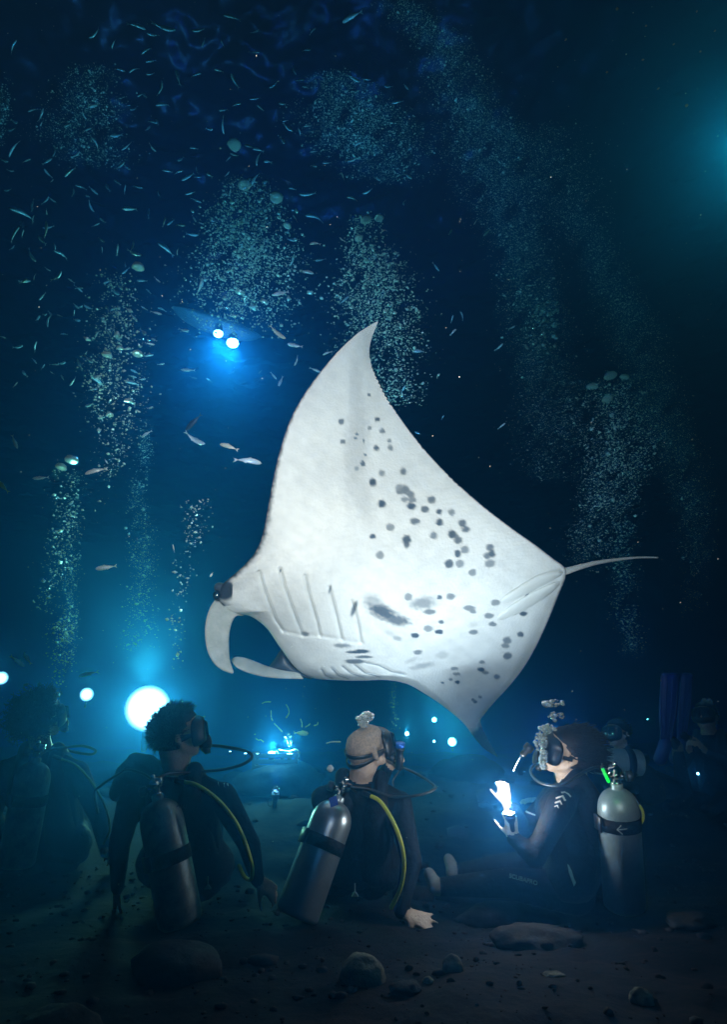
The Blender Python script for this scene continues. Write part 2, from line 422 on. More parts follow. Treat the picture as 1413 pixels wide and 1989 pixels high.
def build_manta():
    ns, nt = 400, 330
    s = np.linspace(0, len(SEC) - 1, ns)
    A = cr(SEC, s)
    A[:, 6:8] = np.clip(A[:, 6:8], 0.003, 1)
    t = (1 - np.cos(np.linspace(0, PI, nt))) / 2
    t = 0.35 * t + 0.65 * np.linspace(0, 1, nt)
    T = t[None, :]
    px = A[:, 0:1] * (1 - T) + A[:, 2:3] * T
    py = A[:, 1:2] * (1 - T) + A[:, 3:4] * T
    dd = A[:, 4:5] * (1 - T) + A[:, 5:6] * T
    body = (0.5 + 0.5 * np.cos(PI * np.clip(np.abs(s - 18.5) / 10.0, 0, 1)))[:, None]
    prof_w = np.sqrt(np.clip(T, 0, 1)) * (1 - T) ** 1.15 * 2.05       # wing section: full nose, thin tail
    prof_b = np.sqrt(np.clip(T, 0, 1)) * (1 - T) ** 0.85 * 2.0
    prof = prof_w * (1 - body) + prof_b * body
    hv, hd = A[:, 6:7], A[:, 7:8]
    # a gentle crease where the wing joins the trunk, gill grooves and the keel
    vd = dd - hv * prof
    # the trunk is one smooth form: blur the depth inside the outline
    cell = 3.0; gx, gy = int(1413 / cell) + 2, int(1989 / cell) + 2
    ix, iy = (px / cell).astype(int), (py / cell).astype(int)
    acc = np.zeros((gy, gx)); cnt = np.zeros((gy, gx))
    np.add.at(acc, (iy, ix), vd); np.add.at(cnt, (iy, ix), 1.0)
    acc = np.where(cnt > 0, acc / np.maximum(cnt, 1), 0); cnt = (cnt > 0).astype(float)
    k_ = np.exp(-0.5 * (np.arange(-24, 25) / 8.0) ** 2)
    def blur(a):
        a = np.apply_along_axis(lambda c: np.convolve(c, k_, 'same'), 0, a)
        return np.apply_along_axis(lambda c: np.convolve(c, k_, 'same'), 1, a)
    bl = blur(acc) / np.maximum(blur(cnt), 1e-6)
    fx, fy = np.clip(px / cell - 0.5, 0, gx - 2), np.clip(py / cell - 0.5, 0, gy - 2)
    x0, y0 = fx.astype(int), fy.astype(int); ax_, ay_ = fx - x0, fy - y0
    bs = (bl[y0, x0] * (1 - ax_) + bl[y0, x0 + 1] * ax_) * (1 - ay_) + (bl[y0 + 1, x0] * (1 - ax_) + bl[y0 + 1, x0 + 1] * ax_) * ay_
    wb = np.clip((T - 0.015) / 0.075, 0, 1) * np.clip((1 - T) / 0.12, 0, 1); wb = wb * wb * (3 - 2 * wb)
    wb = wb * (np.clip(np.minimum(s - 7, 29 - s) / 4, 0, 1)[:, None])
    vd = vd * (1 - wb) + bs * wb
    cx, cy = (px - 480) / 0.58033, (py - 600) / 0.58033
    vd += 0.0010 * cloud(px, py, 0.08, 3) + 0.0005 * cloud(px * 0.5, py * 1.6, 0.26, 31) + 0.004 * cloud(px, py, 0.012, 9) * np.clip(T * (1 - T) * 6, 0, 1)
    # radial fin-ray ripples towards the trailing edge
    vd += 0.0010 * np.sin(s[:, None] * 26.0) * np.clip((T - 0.72) / 0.2, 0, 1) * np.clip((s[:, None] - 1) / 3, 0, 1)
    gr = np.full(px.shape, 0.0)
    for k, g in enumerate(GILL_U):
        d = seg_dist(cx, cy, g)
        vd += 0.016 * np.exp(-(d / 5.0) ** 2)
        vd -= 0.001 * np.exp(-((d - 12) / 9.0) ** 2)
        gr = np.maximum(gr, 0.42 * np.exp(-(d / 2.4) ** 2))
    for g in GILL_L:
        d = seg_dist(cx, cy, g)
        vd += 0.014 * np.exp(-(d / 5.0) ** 2)
        gr = np.maximum(gr, 0.72 * np.exp(-(d / 2.8) ** 2))
    dv = seg_dist(cx, cy, [(118,1078),(185,1092),(245,1094),(317,1108),(385,1118)])
    vd += 0.008 * np.exp(-(dv / 5.0) ** 2); gr = np.maximum(gr, 0.12 * np.exp(-(dv / 4.0) ** 2))
    Vv = NP(px, py, vd)
    Vd = NP(px, py, dd + hd * prof)
    # skin colour: spots, blotches and soft grey tones
    col = np.zeros(px.shape + (3,)); col[:] = (0.80, 0.82, 0.80)
    dark = np.array((0.035, 0.045, 0.06)); gry = np.array((0.016, 0.050, 0.090))
    n3 = cloud(px, py, 2.3, 41) * 0.6 + cloud(px, py, 1.7, 43) * 0.5
    n1 = cloud(px, py, 0.42, 5); n2 = cloud(px, py, 1.1, 6)
    k = np.zeros(px.shape)
    for (x, y, rx, ry) in SPOTS:
        e = np.hypot((cx - x) / (rx + 1.0), (cy - y) / (ry + 1.0)) + (0.17 * n1 + 0.13 * n2) * min(1.4, 9.0 / (rx + ry) * 1.6) + 0.13 * n3
        k = np.maximum(k, np.clip((1.24 - e) / 0.46, 0, 1) * (0.80 + 0.14 * math.sin(x * 1.7 + y)))
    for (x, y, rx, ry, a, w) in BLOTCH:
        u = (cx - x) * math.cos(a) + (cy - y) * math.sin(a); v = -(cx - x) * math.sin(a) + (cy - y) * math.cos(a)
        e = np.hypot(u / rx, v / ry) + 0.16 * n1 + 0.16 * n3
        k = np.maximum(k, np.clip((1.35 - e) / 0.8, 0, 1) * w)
    # open gill ends
    for (x, y, rx, ry, a) in [(359,1003,8,30,-0.35),(278,940,4,16,-0.25),(112,876,3,8,-0.2)]:
        u = (cx - x) * math.cos(a) - (cy - y) * math.sin(a); v = (cx - x) * math.sin(a) + (cy - y) * math.cos(a)
        k = np.maximum(k, np.clip((1.2 - np.hypot(u / rx, v / ry)) / 0.5, 0, 1) * 0.85)
    k = np.maximum(k, gr)
    mott = np.clip(cloud(px, py, 0.035, 21), -1, 1) * 0.06 + np.clip(cloud(px, py, 0.16, 22), -1, 1) * 0.045 + n3 * 0.03 + 0.05 * np.clip(cloud(px * 0.35, py * 1.9, 0.3, 51), 0, 1)
    k = np.clip(np.maximum(k, 0.055 + mott + 0.07 * np.clip((640 - px) / 200, 0, 1) * np.clip((py - 1050) / 80, 0, 1)), 0, 1)  # head greyed in the skin colour for the weaker flash there
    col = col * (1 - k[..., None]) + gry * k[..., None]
    fine = np.clip(0.5 + 0.5 * cloud(px, py, 1.9, 12), 0, 1)
    # black of the back wrapping over the leading edge and the hooked wing tip, eye patch on the head
    S = s[:, None]
    edge = np.clip(1 - (T + 0.006 * n1) / 0.030, 0, 1) * np.clip(S / 2, 0, 1) * (S < 16.5)
    peppered = np.clip(1 - T / 0.12, 0, 1) * np.clip((S - 9) / 3, 0, 1) * (S < 15.5) * fine * 0.5
    tip = np.clip((S - 30.6 + 0.15 * n1) / 0.8, 0, 1)
    eye = np.clip((1.2 - (np.hypot((px - 436) * 0.80 + (py - 1146) * 0.60, (-(px - 436) * 0.60 + (py - 1146) * 0.80) * 1.0) / 1.0) / 21.0) / 0.4, 0, 1) * (px < 452) * (py < 1170)
    rim = np.clip(1 - (1 - T) / 0.010, 0, 1) * 0.8
    q = np.zeros(px.shape)
    for e_ in (edge, tip, eye, rim, peppered): q = np.maximum(q, e_)
    col = col * (1 - q[..., None]) + dark * q[..., None]
    nv = ns * nt
    idx = np.arange(nv).reshape(ns, nt)
    Fv = np.stack([idx[:-1, :-1], idx[:-1, 1:], idx[1:, 1:], idx[1:, :-1]], -1).reshape(-1, 4)
    # the back, at a third of the density
    js = np.arange(0, ns, 3); jt = np.arange(0, nt, 3)
    if js[-1] != ns - 1: js = np.append(js, ns - 1)
    if jt[-1] != nt - 1: jt = np.append(jt, nt - 1)
    Vb = Vd[np.ix_(js, jt)].reshape(-1, 3)
    ib = (nv + np.arange(len(js) * len(jt))).reshape(len(js), len(jt))
    Fb = np.stack([ib[:-1, :-1], ib[1:, :-1], ib[1:, 1:], ib[:-1, 1:]], -1).reshape(-1, 4)
    me = mesh_np("manta_ray", np.concatenate([Vv.reshape(-1, 3), Vb]), np.concatenate([Fv, Fb]))
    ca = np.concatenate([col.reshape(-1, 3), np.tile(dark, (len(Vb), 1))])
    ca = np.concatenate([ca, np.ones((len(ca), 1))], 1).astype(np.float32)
    at = me.color_attributes.new("skin_colour", 'FLOAT_COLOR', 'POINT')
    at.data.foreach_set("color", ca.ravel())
    m = mat("manta_skin", (0.7, 0.7, 0.7), 0.55, bump=0.35, bscale=70, spec=0.25)
    nt_ = m.node_tree
    a = nt_.nodes.new("ShaderNodeAttribute"); a.attribute_name = "skin_colour"
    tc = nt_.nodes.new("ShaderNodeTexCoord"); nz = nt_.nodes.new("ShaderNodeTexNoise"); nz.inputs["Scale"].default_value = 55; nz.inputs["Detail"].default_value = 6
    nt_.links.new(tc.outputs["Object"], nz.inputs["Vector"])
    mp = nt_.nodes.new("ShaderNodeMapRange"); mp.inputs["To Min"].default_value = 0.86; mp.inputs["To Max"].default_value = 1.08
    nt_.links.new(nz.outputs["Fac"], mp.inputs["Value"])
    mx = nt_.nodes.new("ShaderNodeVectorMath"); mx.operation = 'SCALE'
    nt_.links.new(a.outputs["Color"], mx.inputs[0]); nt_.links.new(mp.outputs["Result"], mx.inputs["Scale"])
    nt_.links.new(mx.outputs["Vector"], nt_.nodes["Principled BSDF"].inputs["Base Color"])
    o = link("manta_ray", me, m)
    tag(o, "huge manta ray banking overhead with its spotted white belly turned to the divers", "manta ray")
    pxf, pyf = px.ravel(), py.ravel(); Vf = Vv.reshape(-1, 3)
    def on(x, y, lift=0.0):
        i = int(np.argmin((pxf - x) ** 2 + (pyf - y) ** 2))
        p = Vector(Vf[i]); v = (CAM - p).normalized()
        return p + v * lift
    # gill flaps
    msk = mat("manta_gill_flap", (0.50, 0.53, 0.53), 0.5)
    for g in GILL_U + GILL_L:
        pts = []
        for (ax, ay), (bx, by) in zip(g, g[1:]):
            for q_ in range(6):
                x, y = cz(ax + (bx - ax) * q_ / 6 + 5, ay + (by - ay) * q_ / 6); pts.append(on(x, y, 0.0015))
        pts.append(on(*cz(g[-1][0] + 5, g[-1][1]), 0.0015))
        pts = smooth_path(pts[::2], 3)
        bm = bmesh.new(); add_tube(bm, pts, 0.004, 8, rf=lambda u: 0.0004 + 0.0009 * math.sin(PI * min(1, u * 0.92 + 0.04)))
        link("gill_slit", bm_mesh("gill_slit", bm), msk, o)
    # pelvic fins: two lobes lying along the tail root
    mpf = mat("manta_pelvic_fin", (0.70, 0.73, 0.71), 0.5, bump=0.08, bscale=120)
    def lobe(center, wid, hgt):
        n = 30; mm = 13
        V = []
        for i in range(n):
            u = i / (n - 1)
            k = u * (len(center) - 1); i0 = min(int(k), len(center) - 2); f = k - i0
            c = (center[i0][0] * (1 - f) + center[i0 + 1][0] * f, center[i0][1] * (1 - f) + center[i0 + 1][1] * f)
            dx, dy = center[i0 + 1][0] - center[i0][0], center[i0 + 1][1] - center[i0][1]
            L = math.hypot(dx, dy); nx_, ny_ = -dy / L, dx / L
            w = wid * math.sin(PI * min(1, 0.06 + 0.90 * u ** 0.85)) ** 0.75
            for j in range(mm):
                v = -1 + 2 * j / (mm - 1)
                x, y = c[0] + nx_ * w * v, c[1] + ny_ * w * v
                V.append(on(x, y, -0.012 + (hgt + 0.012) * math.sqrt(max(0, 1 - v * v)) * min(1, u * 5 + 0.15) * min(1, (1 - u) * 6 + 0.1)))
        idx_ = np.arange(n * mm).reshape(n, mm)
        F = np.stack([idx_[:-1, :-1], idx_[:-1, 1:], idx_[1:, 1:], idx_[1:, :-1]], -1).reshape(-1, 4)
        link("pelvic_fin", mesh_np("pelvic_fin", [tuple(v) for v in V], F), mpf, o)
    lobe([(968,1172),(1010,1150),(1050,1127),(1080,1115),(1098,1110)], 13, 0.022)
    lobe([(962,1205),(1000,1184),(1040,1160),(1070,1143),(1092,1128)], 13, 0.024)
    # tail
    tp = [P(1085,1112,3.60), P(1102,1109,3.62), P(1125,1102,3.66), P(1160,1093,3.74), P(1200,1087,3.84), P(1240,1083,3.94), P(1279,1083,4.02)]
    bm = bmesh.new(); add_tube(bm, smooth_path(tp, 8), 0.012, 10, rf=lambda u: 0.019 * (1 - u) ** 1.4 + 0.0045)
    link("tail", bm_mesh("tail", bm), mat("manta_tail_skin", (0.55, 0.58, 0.58), 0.5, var=(0.68, 0.70, 0.69), vscale=30), o)
    # cephalic fins
    def strip(name, ea, eb, da, db, full, m_, n=48, mm=20, back=0.6, parent=o):
        u = np.linspace(0, len(ea) - 1, n)
        a_, b_ = cr(np.c_[ea, da], u), cr(np.c_[eb, db], u)
        v = np.linspace(0, 1, mm)[None, :, None]
        c = a_[:, None] * (1 - v) + b_[:, None] * v
        endw = np.sqrt(np.clip(np.sin(PI * np.linspace(0.02, 0.98, n)), 0, 1))[:, None]
        pr = np.sqrt(np.clip(4 * v[..., 0] * (1 - v[..., 0]), 0, 1)) * full * endw
        Vf_ = NP(c[..., 0], c[..., 1], c[..., 2] - pr).reshape(-1, 3)
        Vb_ = NP(c[..., 0], c[..., 1], c[..., 2] + pr * back + 0.001).reshape(-1, 3)
        ix = np.arange(n * mm).reshape(n, mm)
        F1 = np.stack([ix[:-1, :-1], ix[:-1, 1:], ix[1:, 1:], ix[1:, :-1]], -1).reshape(-1, 4)
        F2 = np.stack([ix[:-1, :-1], ix[1:, :-1], ix[1:, 1:], ix[:-1, 1:]], -1).reshape(-1, 4) + n * mm
        rimA = np.stack([ix[:-1, 0], ix[1:, 0], ix[1:, 0] + n * mm, ix[:-1, 0] + n * mm], -1)
        rimB = np.stack([ix[:-1, -1], ix[:-1, -1] + n * mm, ix[1:, -1] + n * mm, ix[1:, -1]], -1)
        return link(name, mesh_np(name, np.concatenate([Vf_, Vb_]), np.concatenate([F1, F2, rimA, rimB])), m_, parent)
    mcf = mat("manta_head_fin", (0.34, 0.38, 0.36), 0.55, var=(0.52, 0.55, 0.52), vscale=12, bump=0.35, bscale=70)
    mdk = mat("manta_back_skin", (0.035, 0.045, 0.06), 0.45, var=(0.06, 0.08, 0.11), vscale=10)
    strip("cephalic_fin", [(421,1160),(408,1180),(400,1205),(398,1235),(403,1265),(415,1288),(432,1302),(452,1309)],
          [(474,1196),(459,1197),(450,1211),(445,1235),(445,1262),(447,1282),(451,1296),(454,1305)],
          [3.30,3.24,3.18,3.13,3.10,3.09,3.09,3.10], [3.36,3.30,3.26,3.21,3.18,3.15,3.12,3.10], 0.020, mcf)
    strip("cephalic_fin", [(449,1281),(458,1276),(474,1277),(492,1283),(515,1292),(545,1301),(580,1306)],
          [(450,1285),(459,1296),(474,1304),(492,1310),(515,1315),(545,1318),(590,1319)],
          [3.42,3.42,3.43,3.46,3.50,3.54,3.58], [3.37,3.36,3.36,3.39,3.44,3.51,3.58], 0.016, mcf)
    strip("head_side", [(519,1299),(533,1281),(548,1261),(562,1278),(580,1300),(606,1316)],
          [(521,1302),(535,1304),(550,1307),(566,1311),(585,1315),(606,1319)],
          [3.66,3.66,3.64,3.64,3.64,3.64], [3.60,3.60,3.60,3.60,3.60,3.60], 0.05, mdk, back=1.0)
    # eye on the side of the head
    bm = bmesh.new(); bmesh.ops.create_uvsphere(bm, u_segments=20, v_segments=12, radius=0.020, matrix=Matrix.Translation(P(421,1156,3.245)) @ Matrix.Diagonal((0.9, 0.8, 1.25, 1)))
    link("eye", bm_mesh("eye", bm), M['glass'], o)
    bm = bmesh.new(); bmesh.ops.create_uvsphere(bm, u_segments=24, v_segments=14, radius=0.048, matrix=Matrix.Translation(P(435,1148,3.29)) @ Matrix.Rotation(0.65, 4, FWD) @ Matrix.Diagonal((1.15, 0.9, 0.68, 1)))
    link("eye_bulge", bm_mesh("eye_bulge", bm), mdk, o)
    return o
build_manta()
# ------------------------------------------------------------------ rocks and stones
def rock_mesh(sx, sy, sz, seed, sub=4, rough=0.28):
    bm = bmesh.new(); bmesh.ops.create_icosphere(bm, subdivisions=sub, radius=1.0)
    off = Vector((seed * 7.3, seed * 3.1, seed * 1.7))
    for v in bm.verts:
        n = noise.fractal(v.co * 0.9 + off, 1.0, 2.0, 3) * rough + noise.fractal(v.co * 3.2 + off, 0.9, 2.1, 4) * rough * 0.28
        v.co *= 1 + n
        if v.co.z < -0.25: v.co.z = -0.25 + (v.co.z + 0.25) * 0.3
        v.co = Vector((v.co.x * sx, v.co.y * sy, v.co.z * sz))
    return bm_mesh("rock", bm)

def rock(px, py, w, h, label, m='rock', z=None, d=None, dp=1.0, rough=0.28, group=None):
    """rock whose middle shows at (px,py); w,h pixels wide and high"""
    if d is None:
        k = 0.70 / max(0.02, (math.cos(PITCH) * (py + h * 0.35 - 994.5) / FPX - math.sin(PITCH)))
        d = k
    p = P(px, py + h * 0.2, d)
    s = d / FPX
    o = link("rock", rock_mesh(w * s / 2, w * s / 2 * dp, h * s * 0.62, random.uniform(1, 90), rough=rough), M[m])
    p.z = floor_z(p.x, p.y) + h * s * 0.12 if d < 3.4 else p.z
    o.location = p; o.rotation_euler = (0, 0, random.uniform(-0.4, 0.4))
    return tag(o, label, "rock", group or "rocks on the sea floor")

rock(705, 1892, 92, 58, "round boulder crusted with pale growth on the dark sea floor below the middle diver", 'rock_pale', rough=0.14)
rock(880, 1888, 44, 34, "small knobbly rock to the right of the pale crusted boulder", 'rock_pale', rough=0.2)
rock(1045, 1815, 170, 46, "low smooth lava hump in front of the torch diver's knees", 'rock', rough=0.2, dp=0.7)
rock(985, 1762, 200, 50, "long low lava ridge just beneath the torch diver's legs", 'rock', rough=0.2, dp=0.5)
rock(345, 1858, 190, 70, "broad dark boulder in front of the dull tank on the left", 'rock', rough=0.16, dp=0.8)
rock(112, 1972, 150, 66, "dark boulder cut by the bottom edge at lower left", 'rock')
rock(832, 1914, 22, 14, "pebble sized grey stone between the two crusted rocks and the frame bottom", 'rock_pale')
rock(1078, 1904, 38, 12, "flat pale stone slab in the bottom right quarter", 'rock_pale')
rock(1248, 1944, 50, 30, "small grey stone low in the bottom right corner", 'rock_pale')
rock(790, 1930, 60, 24, "dark flat stone right of the pale crusted boulder near the bottom", 'rock')
rock(1340, 1802, 90, 34, "dark rock right of the upright grey tank", 'rock')
rock(1160, 1752, 70, 40, "dark rock wedged between torch diver and upright tank", 'rock')
rock(905, 1500, 150, 70, "dark far rock mound beneath the brightest of the right hand lamps", 'rock_dark', d=8.5)
rock(470, 1540, 110, 90, "dark far rock mound left of the small blue floor light", 'rock_dark', d=6.4)
rock(640, 1545, 120, 90, "dark far rock mound right of the small blue floor light", 'rock_dark', d=6.6)
rock(1290, 1540, 200, 60, "low dark rock shelf behind the upright grey tank", 'rock_dark', d=5.6)

rock(540, 1512, 170, 70, "dark far rock mound carrying the lit crate", 'rock_dark', d=6.0)

def scatter(name, n, szr, box, label_kind):
    VT = []; FT = []
    bm = bmesh.new(); bmesh.ops.create_icosphere(bm, subdivisions=1, radius=1.0)
    base = np.array([v.co[:] for v in bm.verts]); faces = np.array([[v.index for v in f.verts] for f in bm.faces]); bm.free()
    for k in range(n):
        x = rng.uniform(box[0], box[1]); y = box[2] + (box[3] - box[2]) * rng.uniform(0, 1) ** 1.3
        if szr[1] > 0.05 and box[3] < 4 and math.hypot(x - 0.20, y - 2.55) < 0.32: continue
        s = szr[0] * (szr[1] / szr[0]) ** (rng.uniform(0, 1) ** 3.2)
        V = base * (1 + rng.normal(0, 0.16, (len(base), 1))) * s * rng.uniform(0.6, 1.3, 3) * np.array([1, 1, 0.6])
        V += np.array([x, y, floor_z(x, y) + s * 0.2])
        FT.append(faces + len(VT) * len(base)); VT.append(V)
    tag(link(name, mesh_np(name, np.concatenate(VT), np.concatenate(FT)), M['rock'], smooth=False), kind='stuff')
scatter("gravel", 3000, (0.003, 0.020), (-2.2, 2.2, 1.5, 4.2), 'stuff')
scatter("rubble", 700, (0.02, 0.16), (-7, 7, 3.6, 11.0), 'stuff')
scatter("rubble", 150, (0.012, 0.075), (-2.4, 2.4, 1.5, 3.9), 'stuff')

# ------------------------------------------------------------------ people
def hull(bm, pts):
    vs = [bm.verts.new(p) for p in pts]
    bmesh.ops.convex_hull(bm, input=vs)

_ICO = None
def ico():
    global _ICO
    if _ICO is None:
        b = bmesh.new(); bmesh.ops.create_icosphere(b, subdivisions=2, radius=1.0)
        _ICO = [v.co.copy() for v in b.verts]; b.free()
    return _ICO

class Caps:
    """tapered capsules later fused into one continuous surface"""
    def __init__(s): s.c = []
    def add(s, a, b, ra, rb=None, kind='suit', flat=None):
        s.c.append((Vector(a), Vector(b), ra, ra if rb is None else rb, kind, flat))
    def mesh(s, name, voxel, smooth=6):
        bm = bmesh.new()
        for a, b, ra, rb, k, flat in s.c:
            pts = []
            for q in ico():
                for p, r in ((a, ra), (b, rb)):
                    o = q * r
                    if flat is not None:
                        n, f = flat; o = o - n * (o.dot(n) * (1 - f))
                    pts.append(p + o)
            t = bmesh.new(); hull(t, pts)
            m_ = bpy.data.meshes.new("tmp"); bmesh.ops.delete(t, geom=[v for v in t.verts if not v.link_faces], context='VERTS')
            bmesh.ops.recalc_face_normals(t, faces=t.faces); t.to_mesh(m_); t.free(); bm.from_mesh(m_); bpy.data.meshes.remove(m_)
        me = bpy.data.meshes.new(name + "_raw"); bm.to_mesh(me); bm.free()
        o = bpy.data.objects.new("tmp", me); COL.objects.link(o)
        r = o.modifiers.new("r", 'REMESH'); r.mode = 'VOXEL'; r.voxel_size = voxel
        sm = o.modifiers.new("s", 'SMOOTH'); sm.factor = 0.5; sm.iterations = smooth
        dg = bpy.context.evaluated_depsgraph_get(); dg.update()
        out = bpy.data.meshes.new_from_object(o.evaluated_get(dg)); out.name = name
        bpy.data.objects.remove(o); bpy.data.meshes.remove(me)
        return out
    def classify(s, me, order):
        n = len(me.polygons); C = np.zeros(n * 3); me.polygons.foreach_get("center", C); C = C.reshape(-1, 3)
        best = np.full(n, 1e9); lab = np.zeros(n, int)
        for a, b, ra, rb, k, flat in s.c:
            A = np.array(a); B = np.array(b); v = B - A; L = max(v @ v, 1e-12)
            t = np.clip((C - A) @ v / L, 0, 1)
            d = np.linalg.norm(C - A - t[:, None] * v, axis=1) - (ra + (rb - ra) * t)
            w = d < best
            best[w] = d[w]; lab[w] = order.index(k)
        me.polygons.foreach_set("material_index", lab.astype(np.int32))

def hand(cp, wrist, d, n, side, curl=0.3, spread=0.10, s=1.0, kind='skin', thumb_out=0.9):
    """d: direction of the fingers, n: normal out of the back of the hand, side: +1 thumb towards d x n"""
    d = Vector(d).normalized(); n = Vector(n); n = (n - d * n.dot(d)).normalized()
    t = d.cross(n) * side
    wrist = Vector(wrist)
    cp.add(wrist - d * 0.02 * s, wrist + d * 0.025 * s, 0.024 * s, 0.027 * s, kind, (n, 0.72))
    L = [0.072, 0.080, 0.075, 0.058]
    for i in range(4):
        off = (1.5 - i) * 0.0195 * s
        k0 = wrist + d * 0.02 * s + t * off * 0.6
        k1 = wrist + d * (0.090 - 0.004 * abs(i - 1)) * s + t * off
        cp.add(k0, k1, 0.0145 * s, 0.0115 * s, kind)
        dirf = (d + t * spread * (1.5 - i)).normalized()
        p = k1; a = curl * 0.55
        for q, (fr, r0, r1) in enumerate(((0.45, 0.0095, 0.0088), (0.32, 0.0088, 0.008), (0.26, 0.008, 0.0066))):
            dd = (dirf * math.cos(a) - n * math.sin(a)).normalized()
            e = p + dd * (L[i] * fr * s)
            cp.add(p, e, r0 * s, r1 * s, kind); p = e
            a += curl * (1.0 if q == 0 else 0.8)
    b = wrist + d * 0.025 * s + t * 0.022 * s
    td = (d * 0.75 + t * thumb_out - n * 0.35).normalized()
    e = b + td * 0.048 * s
    cp.add(b, e, 0.0155 * s, 0.0115 * s, kind)
    td2 = (td + d * 0.45 - n * curl * 0.5).normalized()
    f = e + td2 * 0.032 * s; cp.add(e, f, 0.0105 * s, 0.0095 * s, kind)
    cp.add(f, f + (td2 + d * 0.2).normalized() * 0.024 * s, 0.0095 * s, 0.0075 * s, kind)

def head(cp, c, f, u, s=1.0):
    f = Vector(f).normalized(); u = Vector(u); u = (u - f * u.dot(f)).normalized(); r = f.cross(u)
    c = Vector(c)
    A = lambda x, y, z: c + (r * x + f * y + u * z) * s
    cp.add(A(0, -0.030, 0.022), A(0, 0.022, 0.026), 0.078 * s, 0.074 * s, 'skin', (r, 0.92))
    cp.add(A(0, -0.035, 0.0), A(0, 0.02, 0.0), 0.072 * s, 0.068 * s, 'skin', (r, 0.92))
    cp.add(A(0, 0.035, -0.035), A(0, 0.062, -0.092), 0.050 * s, 0.026 * s, 'skin')
    for q in (-1, 1):
        cp.add(A(q * 0.038, 0.05, -0.02), A(q * 0.030, 0.055, -0.06), 0.030 * s, 0.024 * s, 'skin')
        cp.add(A(q * 0.052, 0.0, -0.05), A(q * 0.022, 0.060, -0.094), 0.018 * s, 0.017 * s, 'skin')
        cp.add(A(q * 0.028, 0.082, 0.022), A(q * 0.012, 0.090, 0.020), 0.012 * s, 0.011 * s, 'skin')
        # ear: rim and lobe
        cp.add(A(q * 0.080, -0.020, 0.016), A(q * 0.082, -0.026, -0.006), 0.010 * s, 0.009 * s, 'skin')
        cp.add(A(q * 0.080, -0.020, 0.016), A(q * 0.077, -0.002, 0.010), 0.010 * s, 0.007 * s, 'skin')
        cp.add(A(q * 0.082, -0.026, -0.006), A(q * 0.077, -0.006, -0.034), 0.009 * s, 0.008 * s, 'skin')
        cp.add(A(q * 0.074, -0.006, -0.005), A(q * 0.074, -0.004, -0.025), 0.010 * s, 0.009 * s, 'skin')
    cp.add(A(0, 0.090, 0.012), A(0, 0.112, -0.030), 0.010 * s, 0.014 * s, 'skin')
    cp.add(A(-0.018, 0.078, -0.062), A(0.018, 0.078, -0.062), 0.012 * s, 0.012 * s, 'skin')
    return A

def torso(cp, nb, pel, sl, sr, back, g=0.0, kind='suit', low=1.0):
    """trunk from neck base to pelvis between the shoulder joints; g grows it (for the vest)"""
    nb, pel, sl, sr = map(Vector, (nb, pel, sl, sr)); back = Vector(back)
    ax = (sl - sr); wd = ax.normalized(); ch = nb.lerp(pel, 0.32)
    n = wd.cross((pel - nb).normalized()).normalized()
    ms = (sl + sr) / 2
    cp.add(sl.lerp(sr, 0.12), sr.lerp(sl, 0.12), 0.062 + g, 0.062 + g, kind)
    cp.add(nb.lerp(sl, 0.25), sl, 0.05 + g, 0.055 + g, kind); cp.add(nb.lerp(sr, 0.25), sr, 0.05 + g, 0.055 + g, kind)
    for q in (-1, 1):
        cp.add(ms + wd * q * 0.085 + (pel - nb) * 0.10, nb.lerp(pel, 0.55) + wd * q * 0.075, 0.105 + g, 0.098 + g, kind, (n, 0.92))
        if low > 0.5: cp.add(nb.lerp(pel, 0.55) + wd * q * 0.075, pel + wd * q * 0.075, 0.098 + g, 0.105 + g, kind)
    cp.add(nb.lerp(pel, 0.1), nb.lerp(pel, 0.6), 0.09 + g, 0.1 + g, kind)

